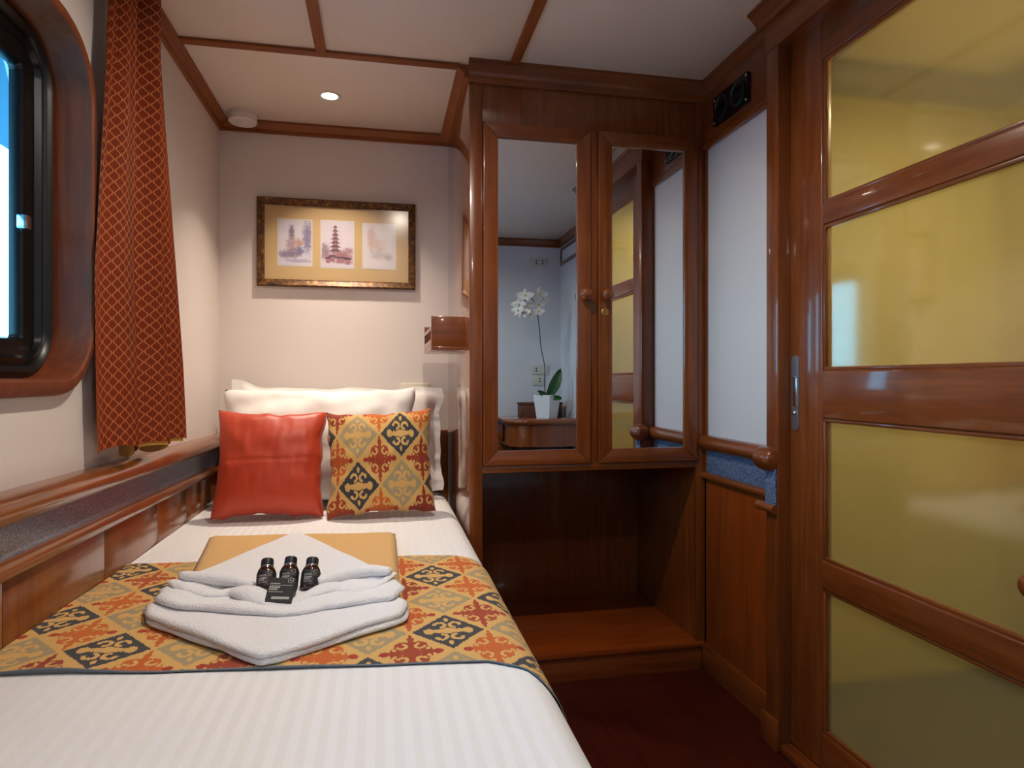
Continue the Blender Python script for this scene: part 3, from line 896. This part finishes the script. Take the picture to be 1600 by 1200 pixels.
o = pillow_mesh(0.85, 0.440, 0.14, place(-0.168, 2.745, 0.802, D(10), D(0.6), D(1.5)), 48, 0.03, 0.09, 0.010, 3, wave=0.016, peak=0.028).build('pillow', 'pillow_cotton', None, smooth=True)
tag(o, 'white pillow with a flat flange border, rearmost against the headboard', 'pillow', 'white bed pillows')
o = pillow_mesh(0.72, 0.445, 0.155, place(-0.222, 2.575, 0.800, D(15), D(-0.3), D(1)), 48, 0.06, 0.0, 0.012, 8, wave=0.012).build('pillow', 'pillow_cotton', None, smooth=True)
tag(o, 'plump white pillow between the coloured cushions and the flanged pillow', 'pillow', 'white bed pillows')
o = pillow_mesh(0.365, 0.375, 0.15, place(-0.377, 2.372, 0.757, D(15), D(1.5), D(3)), 56, 0.075, 0.0, 0.004, 1, wave=0.010, crease=0.0022).build('cushion', 'red_silk', None, smooth=True)
tag(o, 'plain rust red square cushion leaning on the white pillows', 'cushion', 'square cushions on the bed')
o = pillow_mesh(0.372, 0.372, 0.15, place(-0.003, 2.345, 0.757, D(15), D(-2.2), D(-2)), 48, 0.07, 0.0, 0.005, 6, True, wave=0.010).build('cushion', 'ikat', None, smooth=True)
tag(o, 'square cushion patterned with charcoal diamonds and orange scrolls', 'cushion', 'square cushions on the bed')

# ------------------------------------------------------------------ towels
def slab(outline, z0f, th, seed, rings=12, lump=0.004, fold=0.0, sub=10, top=None, smooth=2, ragged=0.0):
    """soft slab of cloth: outline polygon (x,y), rounded edge, lumpy top."""
    pts = []
    n = len(outline)
    for i in range(n):
        a = Vector((*outline[i], 0)); c = Vector((*outline[(i + 1) % n], 0))
        for k in range(sub): pts.append(a.lerp(c, k / sub))
    for _ in range(smooth):
        pts = [(pts[i - 1] + pts[i] * 2 + pts[(i + 1) % len(pts)]) / 4 for i in range(len(pts))]
    if ragged:
        c0 = sum(pts, Vector()) / len(pts)
        pts = [p + (p - c0).normalized() * ragged * nz(p.x * 14 + seed, p.y * 14, seed) for p in pts]
    cen = sum(pts, Vector()) / len(pts)
    N = len(pts)
    def z_at(x, y): return z0f(x, y) if callable(z0f) else z0f
    def topf(u, v):
        p = pts[int(round(u * N)) % N]
        r = 1 - v
        q = cen.lerp(p, r)
        dist = (p - cen).length * v
        k = min(1, dist / (th * 0.8))
        h = th * (0.5 + 0.5 * math.sqrt(max(0, 1 - (1 - k) ** 2)))
        h += lump * nz(q.x * 9 + seed, q.y * 9, seed) * min(1, dist / 0.03)
        if fold: h += fold * math.sin(q.x * 30 + 4 * nz(q.x * 4, q.y * 4, seed)) * min(1, dist / 0.05)
        if top: h += top(q.x, q.y) * min(1, dist / 0.03)
        return Vector((q.x, q.y, z_at(q.x, q.y) + h))
    def botf(u, v):
        p = pts[int(round(u * N)) % N]
        ins = min(1, v * 3) * th * 0.5
        d = (p - cen).length
        q = cen.lerp(p, max(0, 1 - ins / d) * (1 - max(0, v - 0.34) * 1.5))
        k = min(1, ins / (th * 0.5))
        return Vector((q.x, q.y, z_at(q.x, q.y) + th * 0.5 * (1 - math.sqrt(max(0, 1 - (1 - k) ** 2)) if False else th and (1 - math.sin(k * PI / 2)) )))
    b = B()
    b.grid(topf, N, rings, close_u=True)
    b.grid(botf, N, 6, close_u=True)
    return b
bedz = lambda x, y: topz(x, y) + 0.0065
tw = thing('towel', 'flat folded yellow towel lying under the white towel', 'towel', (-0.21, 1.7, 0.575), 'folded towels on the bed')
YT = [(-0.487, 1.985), (0.043, 1.935), (0.040, 1.44), (-0.418, 1.50)]
slab(YT, bedz, 0.017, 2, 14, 0.002, smooth=0).build('lower_fold', 'yellow_terry', tw, smooth=True)
slab([(x * 0.985 - 0.002, y - 0.004) for x, y in YT], lambda x, y: bedz(x, y) + 0.0165, 0.017, 5, 14, 0.003, smooth=0).build('upper_fold', 'yellow_terry', tw, smooth=True)
wt = thing('towel', 'white towel folded into a pointed lozenge holding small bottles', 'towel', (-0.2, 1.45, 0.575), 'folded towels on the bed')
def zyel(x, y): return bedz(x, y) + 0.036 * sstep((y - 1.40) / 0.08)
slab([(-0.250, 1.925), (-0.225, 1.925), (0.04, 1.43), (-0.20, 1.36), (-0.43, 1.49)], zyel, 0.010, 11, 16, 0.005, sub=12, ragged=0.004).build('back_flap', 'white_terry', wt, smooth=True)
L1 = [(-0.470, 1.42), (-0.440, 1.345), (-0.200, 1.125), (-0.165, 1.135), (0.045, 1.285), (0.060, 1.36), (0.030, 1.43), (-0.20, 1.40), (-0.43, 1.47)]
slab(L1, bedz, 0.011, 21, 16, 0.004, ragged=0.008).build('bottom_layer', 'white_terry', wt, smooth=True)
L2 = [(x * 0.99 - 0.003, y + 0.001) for x, y in L1]
slab(L2, lambda x, y: bedz(x, y) + 0.0105, 0.012, 22, 18, 0.009, ragged=0.007).build('middle_layer', 'white_terry', wt, smooth=True)
L3 = [(-0.462, 1.475), (-0.452, 1.41), (-0.37, 1.355), (-0.29, 1.33), (-0.20, 1.285), (-0.12, 1.29), (-0.05, 1.335), (0.03, 1.35), (0.055, 1.41), (0.03, 1.48), (-0.20, 1.44), (-0.40, 1.53)]
slab(L3, lambda x, y: bedz(x, y) + 0.0215, 0.015, 23, 18, 0.016, 0.003, ragged=0.016).build('upper_layer', 'white_terry', wt, smooth=True)
# rumpled roll around the bottles
path = [(-0.440, 1.475), (-0.405, 1.425), (-0.35, 1.395), (-0.30, 1.40), (-0.265, 1.365), (-0.225, 1.325), (-0.18, 1.315), (-0.14, 1.335), (-0.10, 1.375), (-0.05, 1.375), (0.0, 1.405), (0.030, 1.46)]
def smooth_path(pp, k=6):
    pp = [Vector((*p, 0)) for p in pp]; out = []
    for i in range(len(pp) - 1):
        p0, p1, p2, p3 = pp[max(i - 1, 0)], pp[i], pp[i + 1], pp[min(i + 2, len(pp) - 1)]
        for j in range(k):
            t = j / k
            out.append(0.5 * ((2 * p1) + (p2 - p0) * t + (2 * p0 - 5 * p1 + 4 * p2 - p3) * t * t + (3 * p1 - p0 - 3 * p2 + p3) * t ** 3))
    out.append(pp[-1]); return out
sp = smooth_path(path)
P3 = []; RR = []
for i, p in enumerate(sp):
    t = i / (len(sp) - 1)
    P3.append((p.x, p.y + 0.025, bedz(p.x, p.y) + 0.036 + 0.005 * math.sin(t * 21)))
    RR.append((0.021 + 0.006 * math.sin(t * 17 + 1)) * min(1, 0.35 + 3 * min(t, 1 - t)))
B().tube(P3, RR, 14, True, 0.55).build('rumpled_fold', 'white_terry', wt, smooth=True)
# right hand fold over the third bottle
fp = smooth_path([(-0.135, 1.405), (-0.09, 1.45), (-0.03, 1.475), (0.02, 1.46)])
B().tube([(p.x, p.y, bedz(p.x, p.y) + 0.052) for p in fp], [0.009 + 0.009 * math.sin(PI * (0.15 + 0.8 * i / (len(fp) - 1))) for i in range(len(fp))], 12, True, 0.8).build('side_fold', 'white_terry', wt, smooth=True)
fp = smooth_path([(-0.42, 1.50), (-0.36, 1.475), (-0.30, 1.445), (-0.262, 1.415)])
B().tube([(p.x, p.y, bedz(p.x, p.y) + 0.050) for p in fp], [0.008 + 0.008 * math.sin(PI * (0.15 + 0.8 * i / (len(fp) - 1))) for i in range(len(fp))], 12, True, 0.8).build('side_fold', 'white_terry', wt, smooth=True)

# ------------------------------------------------------------------ toiletries
def bottle(x, y, z, tilt, roll, label):
    m = Matrix.Translation((x, y, z)) @ Matrix.Rotation(roll, 4, 'Y') @ Matrix.Rotation(-tilt, 4, 'X')
    t = thing('bottle', label, 'bottle', (x, y, z), 'small toiletry bottles on the towel')
    R = 0.0195
    B().lathe([(0, 0), (R * 0.85, 0), (R, 0.003), (R, 0.038), (R * 0.96, 0.043), (R * 0.82, 0.049), (R * 0.62, 0.053), (R * 0.58, 0.057), (0, 0.057)], m, 26).build('glass_body', 'bottle_amber', t, angle=0.6)
    lb = B().lathe([(R + 0.0003, 0.007), (R + 0.0003, 0.0385)], m, 26).build('label', 'label_black', t, smooth=True)
    capp = []
    B().lathe([(0, 0.0705), (R * 0.58, 0.0705), (R * 0.64, 0.069), (R * 0.66, 0.0665), (R * 0.66, 0.0555), (R * 0.58, 0.0555)], m, 20).build('cap', 'cap_black', t, angle=0.5)
    B().lathe([(R * 0.70, 0.0520), (R * 0.72, 0.0535), (R * 0.66, 0.0545)], m, 20).build('collar', 'steel', t, smooth=True)
    # print: ring mark and small illegible lines of lettering
    b = B()
    def arc(za, zb, a0, a1):
        b.grid(lambda u, v: m @ Vector(((R + 0.0007) * math.cos(a0 + (a1 - a0) * u), (R + 0.0007) * math.sin(a0 + (a1 - a0) * u), za + (zb - za) * v)), 8, 1)
    c = -PI / 2
    arc(0.0285, 0.0300, c - 0.62, c + 0.12)
    arc(0.0268, 0.0272, c - 0.62, c + 0.85)
    for k in range(5): arc(0.0212, 0.0245, c - 0.62 + k * 0.16, c - 0.50 + k * 0.16)
    for k in range(4): arc(0.0175, 0.0202, c - 0.62 + k * 0.16, c - 0.50 + k * 0.16)
    arc(0.0135, 0.0148, c - 0.62, c + 0.2)
    def rg(u, v):
        a = 2 * PI * u; r = 0.0040 + 0.0008 * v
        return m @ Vector(((R + 0.0007) * math.cos(c + 0.52 + r * math.cos(a) / R), (R + 0.0007) * math.sin(c + 0.52 + r * math.cos(a) / R), 0.0342 + r * math.sin(a)))
    b.grid(rg, 20, 1, close_u=True)
    arc(0.0338, 0.0346, c + 0.42, c + 0.62)
    b.build('lettering', 'print_grey', lb)
zb = 0.612
bottle(-0.234, 1.405, zb, D(38), D(-3), 'dark toiletry bottle with black cap, leftmost of the three on the towel')
bottle(-0.190, 1.398, zb + 0.003, D(38), D(2), 'dark toiletry bottle with black cap, middle of the three on the towel')
bottle(-0.147, 1.398, zb - 0.001, D(38), D(3), 'dark toiletry bottle half tucked under a towel fold, rightmost of three')
tb = thing('soap_box', 'small black carton with grey lettering in front of the bottles', 'box', (-0.20, 1.37, 0.62))
m = Matrix.Translation((-0.198, 1.335, 0.606)) @ Matrix.Rotation(D(-6), 4, 'Z') @ Matrix.Rotation(D(3), 4, 'Y') @ Matrix.Rotation(D(-42), 4, 'X')
bb = B().box(-0.0255, 0.0255, -0.013, 0.013, 0, 0.052, 0.0012, 1, m).build('carton', 'label_black', tb)
b = B()
def fl(x0, x1, z0, z1): b.raw([m @ Vector(p) for p in ((x0, -0.0134, z0), (x1, -0.0134, z0), (x1, -0.0134, z1), (x0, -0.0134, z1))], [(0, 1, 2, 3)])
fl(-0.022, -0.003, 0.0385, 0.0402); fl(-0.022, 0.021, 0.0355, 0.0362)
for k in range(5): fl(-0.022 + k * 0.0042, -0.0186 + k * 0.0042, 0.0300, 0.0338)
for k in range(4): fl(-0.022 + k * 0.0042, -0.0186 + k * 0.0042, 0.0255, 0.0288)
fl(-0.022, 0.006, 0.0215, 0.0228); fl(-0.014, 0.020, 0.0075, 0.0125)
b.grid(lambda u, v: m @ Vector((0.0165 + (0.0048 + 0.0009 * v) * math.cos(2 * PI * u), -0.0134, 0.0465 + (0.0048 + 0.0009 * v) * math.sin(2 * PI * u))), 20, 1, close_u=True)
fl(0.0145, 0.0185, 0.0455, 0.0475)
b.build('lettering', 'print_grey', bb)

# ------------------------------------------------------------------ picture on the back wall
pic = thing('picture', 'gilt framed picture of three small watercolours above the pillows', 'picture', (-0.182, YB, 1.441))
x0, x1, z0, z1 = -0.508, 0.145, 1.441, 1.812
fw = 0.030; yb_, yf = YB - 0.002, YB - 0.026
def fbar(quad):
    # quad: outer a, inner a, inner b, outer b
    b = B(); (ax, az), (bx_, bz), (cx, cz), (dx, dz) = quad
    prof = [(0.0, yb_), (0.0, yf + 0.006), (0.18, yf), (0.45, yf + 0.004), (0.8, yf + 0.010), (1.0, yf + 0.012), (1.0, yb_)]
    vs = [(ax + (bx_ - ax) * t, y, az + (bz - az) * t) for t, y in prof] + [(dx + (cx - dx) * t, y, dz + (cz - dz) * t) for t, y in prof]
    n = len(prof)
    fs = [(k, k + 1, n + k + 1, n + k) for k in range(n - 1)] + [tuple(range(n)), tuple(range(2 * n - 1, n - 1, -1)), (n - 1, 0, n, 2 * n - 1)]
    b.raw(vs, fs); b.build('frame_bar', 'gilt_frame', pic)
fbar([(x0, z0), (x0 + fw, z0 + fw), (x1 - fw, z0 + fw), (x1, z0)])
fbar([(x0, z1), (x0 + fw, z1 - fw), (x1 - fw, z1 - fw), (x1, z1)])
fbar([(x0, z0), (x0 + fw, z0 + fw), (x0 + fw, z1 - fw), (x0, z1)])
fbar([(x1, z0), (x1 - fw, z0 + fw), (x1 - fw, z1 - fw), (x1, z1)])
ym = YB - 0.008
bx('mat_board', 'mat_board', pic, x0 + fw - 0.004, x1 - fw + 0.004, ym, YB - 0.003, z0 + fw - 0.004, z1 - fw + 0.004, 0)
def prnt(px0, px1, pz0, pz1, mat):
    bm_ = 0.005
    bx('print_border', 'white_plastic', pic, px0 - bm_, px1 + bm_, ym - 0.0006, ym, pz0 - bm_, pz1 + bm_, 0)
    yy = ym - 0.0009
    return B().raw([(px0, yy, pz0), (px1, yy, pz0), (px1, yy, pz1), (px0, yy, pz1)], [(0, 1, 2, 3)], [(0, 0), (1, 0), (1, 1), (0, 1)]).build('print', mat, pic)
prnt(-0.423, -0.291, 1.532, 1.722, 'print_garden')
pg = prnt(-0.249, -0.119, 1.528, 1.724, 'print_pagoda')
prnt(-0.076, 0.058, 1.530, 1.719, 'print_faint')
# seven-tiered tower
cx = -0.193; yy = ym - 0.0013
rb = B(); wb2 = B()
zt = 1.705
for i in range(7):
    w = 0.011 + 0.0032 * i; hh = 0.0075 + 0.0005 * i
    zz = zt - i * 0.0165
    rb.raw([(cx - w * 0.35, yy, zz), (cx + w * 0.35, yy, zz), (cx + w * 0.7, yy, zz - hh * 0.6), (cx + w, yy, zz - hh), (cx, yy, zz - hh * 0.82), (cx - w, yy, zz - hh), (cx - w * 0.7, yy, zz - hh * 0.6)], [tuple(range(7))])
    wb2.raw([(cx - w * 0.45, yy, zz - hh * 0.85), (cx + w * 0.45, yy, zz - hh * 0.85), (cx + w * 0.48, yy, zz - 0.0175), (cx - w * 0.48, yy, zz - 0.0175)], [(0, 1, 2, 3)])
rb.raw([(cx - 0.001, yy, zt), (cx + 0.001, yy, zt), (cx, yy, zt + 0.008)], [(0, 1, 2)])
for (a, c, w, h) in ((-0.012, 1.580, 0.02, 0.008), (0.022, 1.575, 0.03, 0.008), (0.052, 1.572, 0.02, 0.010), (-0.03, 1.572, 0.016, 0.007)):
    rb.raw([(cx + a - w * 0.5, yy, c), (cx + a + w * 0.5, yy, c), (cx + a + w * 0.9, yy, c - h), (cx + a - w * 0.9, yy, c - h)], [(0, 1, 2, 3)])
    wb2.raw([(cx + a - w * 0.55, yy, c - h), (cx + a + w * 0.55, yy, c - h), (cx + a + w * 0.5, yy, c - h - 0.02), (cx + a - w * 0.5, yy, c - h - 0.02)], [(0, 1, 2, 3)])
rb.build('ink_roof', 'ink_roof', pg, weld=False); wb2.build('ink_wall', 'ink_wall', pg, weld=False)
bx('glass', 'picture_glass', pic, x0 + fw - 0.003, x1 - fw + 0.003, ym - 0.0045, ym - 0.003, z0 + fw - 0.003, z1 - fw + 0.003, 0)

# ------------------------------------------------------------------ wall and ceiling fittings
def outlet(name, label, x0, x1, z0, z1, ywall, sgn, holes, mat='cream_plastic', group=None):
    t = thing(name, label, 'socket', ((x0 + x1) / 2, ywall, z0), group)
    bx('plate', mat, t, x0, x1, min(ywall, ywall + sgn * 0.009), max(ywall, ywall + sgn * 0.009), z0, z1, 0.003)
    for hx in holes:
        for dz in (-0.010, 0.010):
            m = Matrix.Translation((hx, ywall + sgn * 0.0092, (z0 + z1) / 2 + dz)) @ Matrix.Rotation(-sgn * PI / 2, 4, 'X')
            B().lathe([(0, 0.0006), (0.006, 0.0006), (0.006, -0.0005)], m, 10).build('pin_hole', 'socket_hole', t)
outlet('wall_socket', 'cream wall plate peeking above the rear pillow at the bed head', 0.084, 0.205, 0.950, 1.034, YB, -1, (0.12, 0.17))
grp = 'double sockets on the mirrored wall'
outlet('wall_socket', 'upper white double socket on the far wall, seen in the mirror', 1.12, 1.262, 1.915, 1.985, YR, 1, (1.165, 1.215), 'socket_plate', grp)
outlet('wall_socket', 'middle white socket just above another, seen in the mirror behind the orchid', 1.13, 1.262, 1.087, 1.165, YR, 1, (1.165,), 'socket_plate', grp)
outlet('wall_socket', 'lowest white socket on the far wall, seen in the mirror behind the orchid', 1.13, 1.232, 1.006, 1.084, YR, 1, (1.192,), 'socket_plate', grp)

sd = thing('smoke_detector', 'round white smoke detector on the ceiling in the bed corner', 'smoke detector', (-0.548, 2.77, H - 0.04))
m = Matrix.Translation((-0.548, 2.77, H))
B().lathe([(0.052, 0.0), (0.056, 0.0), (0.056, -0.008), (0.052, -0.010)], m, 32).build('base', 'white_plastic', sd, angle=0.6)
cv = B().lathe([(0.053, -0.008), (0.0555, -0.012), (0.0545, -0.034), (0.051, -0.038), (0, -0.039)], m, 32).build('cover', 'white_plastic', sd, angle=0.6)
b = B()
for k, (w, h) in enumerate(((0.006, 0.008), (0.004, 0.006), (0.005, 0.007))):
    xx = -0.570 + k * 0.0085
    b.raw([(xx, 2.75, H - 0.0393), (xx + w, 2.75, H - 0.0393), (xx + w, 2.75 + h, H - 0.0393), (xx, 2.75 + h, H - 0.0393)], [(0, 1, 2, 3)])
b.build('marking', 'smudge_grey', cv, weld=False)

# black air vent on the vent board
xv = XR - 0.010
vt = thing('air_vent', 'black rectangular air vent with two round louvres near the ceiling', 'vent', (xv, 1.956, 1.926))
B().prism(rrect(1.848, 2.065, 1.926, 2.024, 0.008, 4), xv - 0.012, xv, 'x').build('plate', 'black_plastic', vt)
for cy in (1.905, 2.008):
    m = Matrix.Translation((xv - 0.012, cy, 1.975)) @ Matrix.Rotation(-PI / 2, 4, 'Y')
    lv = B().lathe([(0.041, -0.001), (0.041, 0.004), (0.037, 0.006), (0.034, 0.003), (0.030, 0.001), (0, 0.001)], m, 28).build('louvre_ring', 'black_rubber', vt, angle=0.5)
    for dz in (-0.016, 0.0, 0.016):
        w = math.sqrt(0.032 ** 2 - dz ** 2)
        bx('louvre', 'black_plastic', lv, xv - 0.018, xv - 0.0125, cy - w, cy + w, 1.975 + dz - 0.003, 1.975 + dz + 0.003, 0.001)
for cy in (1.858, 2.055):
    for cz in (1.936, 2.014):
        m = Matrix.Translation((xv - 0.012, cy, cz)) @ Matrix.Rotation(-PI / 2, 4, 'Y')
        B().lathe([(0.004, 0), (0.0035, 0.0015), (0, 0.002)], m, 10).build('screw', 'steel', vt, smooth=True)

# ------------------------------------------------------------------ desk with orchid (seen in the wardrobe mirror)
dk = thing('desk', 'curved-front varnished desk in the far corner, seen in the mirror', 'desk', (1.1, -0.32, 0))
def desk_outline(off):
    pts = [(XR2 - 0.002, YR + 0.011), (0.872 - off, YR + 0.011), (0.885 - off, -0.34)]
    c = Vector((1.045, -0.285))
    for k in range(11):
        a = PI + D(-8) - (PI / 2 - D(8)) * k / 10
        pts.append((c.x + (0.16 + off) * math.cos(a), c.y + (0.17 + off) * math.sin(a)))
    pts += [(1.20, -0.110 + off), (XR2 - 0.002, -0.115 + off)]
    return pts
b = B()
lay = [(0.012, 0.727), (0.020, 0.732), (0.026, 0.742), (0.028, 0.750), (0.026, 0.760), (0.018, 0.769), (0.008, 0.772)]
n = len(desk_outline(0))
vs = []; fs = []
for off, z in lay: vs += [(x, y, z) for x, y in desk_outline(off)]
for j in range(len(lay) - 1):
    for k in range(n): fs.append((j * n + k, j * n + (k + 1) % n, (j + 1) * n + (k + 1) % n, (j + 1) * n + k))
fs += [tuple(range(n)), tuple((len(lay) - 1) * n + k for k in range(n))]
b.raw(vs, fs).build('desktop', 'polish_x', dk, angle=0.6)
B().prism(desk_outline(0.0), 0.575, 0.728, 'z').build('apron', 'polish_z', dk, angle=0.5)
dr = bx('drawer', 'wood_y', dk, 0.866, 0.874, -0.50, -0.355, 0.592, 0.716, 0.002)
B().lathe([(0.004, 0), (0.004, 0.008), (0.010, 0.012), (0.011, 0.018), (0.006, 0.023), (0, 0.024)], Matrix.Translation((0.866, -0.43, 0.655)) @ Matrix.Rotation(-PI / 2, 4, 'Y'), 14).build('knob', 'brass', dr, smooth=True)
bx('pedestal', 'dark_z', dk, 0.98, XR2 - 0.002, YR + 0.011, -0.20, 0.0, 0.576, 0.002)

orc = thing('potted_orchid', 'white orchid in a tapered square white pot, reflected in the mirror', 'plant', (1.17, -0.215, 0.772))
def pot(u, v):
    a = int(round(u * 4)) % 4 * PI / 2 + D(3)
    prof = [(0.0, 0.0), (0.074, 0.0), (0.076, 0.002), (0.101, 0.168), (0.094, 0.168), (0.090, 0.150), (0.0, 0.148)]
    r, z = prof[int(round(v * 6))]
    return Vector((1.17 + r * math.cos(a), -0.215 + r * math.sin(a), 0.772 + z))
B().grid(pot, 4, 6, close_u=True).build('pot', 'pot_glaze', orc)
stem = smooth_path([(1.175, 0.92), (1.155, 0.96), (1.150, 1.05), (1.152, 1.15), (1.128, 1.28), (1.118, 1.40), (1.105, 1.50), (1.085, 1.58), (1.05, 1.635), (1.01, 1.62), (0.985, 1.56)], 5)
B().tube([(p.x, -0.215 + 0.01 * math.sin(p.y * 8), p.y) for p in stem], 0.0035, 8).build('stem', 'stem_green', orc, smooth=True)
def leafm(base, tipp, width, side):
    base = Vector(base); tipp = Vector(tipp); d = tipp - base; s = d.cross(Vector((0, 1, 0))).normalized()
    def fn(u, v):
        w = width * math.sin(PI * min(1, v * 0.92 + 0.08)) ** 0.7
        a = (u - 0.5) * 2
        return base + d * v + s * a * w + Vector((0, 0.018 * abs(a) + side * 0.03 * math.sin(PI * v), 0))
    b = B().grid(fn, 6, 10); b.build('leaf', 'leaf_green', orc, smooth=True)
leafm((1.172, -0.215, 0.915), (1.265, -0.20, 1.130), 0.040, 1)
leafm((1.170, -0.215, 0.920), (1.090, -0.19, 0.972), 0.018, 1)
leafm((1.170, -0.215, 0.925), (1.085, -0.23, 0.935), 0.014, -1)
leafm((1.175, -0.205, 0.925), (1.262, -0.15, 0.915), 0.018, 1)
def blossom(x, y, z, size, ang):
    bl = None
    m = Matrix.Translation((x, y, z)) @ Matrix.Rotation(ang, 4, 'Z') @ Matrix.Rotation(D(random.uniform(-15, 20)), 4, 'X')
    lip = B().lathe([(0, 0.012), (0.006, 0.010), (0.009, 0.004), (0.006, 0)], m @ Matrix.Rotation(-PI / 2, 4, 'X'), 10).build('blossom', 'petal_yellow', orc, smooth=True)
    for k, (a, L, w) in enumerate(((90, 0.8, .45), (5, 1.0, .8), (175, 1.0, .8), (-55, 0.8, .42), (-125, 0.8, .42))):
        r = D(a)
        def fn(u, v, r=r, L=L, w=w):
            t = v * L * size; ww = w * size * math.sin(PI * min(0.97, 0.12 + v * 0.85)) ** 0.8 * (u - 0.5)
            return m @ Vector((t * math.cos(r) - ww * math.sin(r), 0.004 + 0.25 * t * v - 0.5 * abs(ww) * v, t * math.sin(r) + ww * math.cos(r)))
        B().grid(fn, 4, 6).build('petal', 'petal_white', lip, smooth=True)
for (x, z, s, a) in ((1.00, 1.645, 0.050, 0.3), (1.10, 1.66, 0.052, -0.2), (1.135, 1.63, 0.046, -0.7), (0.965, 1.585, 0.046, 0.6), (1.005, 1.575, 0.050, 0.1),
                     (0.985, 1.525, 0.046, 0.4), (1.035, 1.515, 0.042, -0.3), (1.105, 1.585, 0.036, 0.0), (1.10, 1.535, 0.034, 0.2), (0.950, 1.54, 0.04, 0.8)):
    blossom(x, -0.20 + random.uniform(-0.02, 0.03), z, s * 1.3, a)
rb_ = thing('tissue_box', 'brown reeded wooden box behind the orchid pot, seen in the mirror', 'box', (1.15, -0.40, 0.772))
bx('body', 'rattan', rb_, 1.005, 1.325, -0.46, -0.36, 0.772, 0.864, 0.004)
bx('lid', 'rattan', rb_, 1.000, 1.330, -0.465, -0.355, 0.864, 0.880, 0.004)
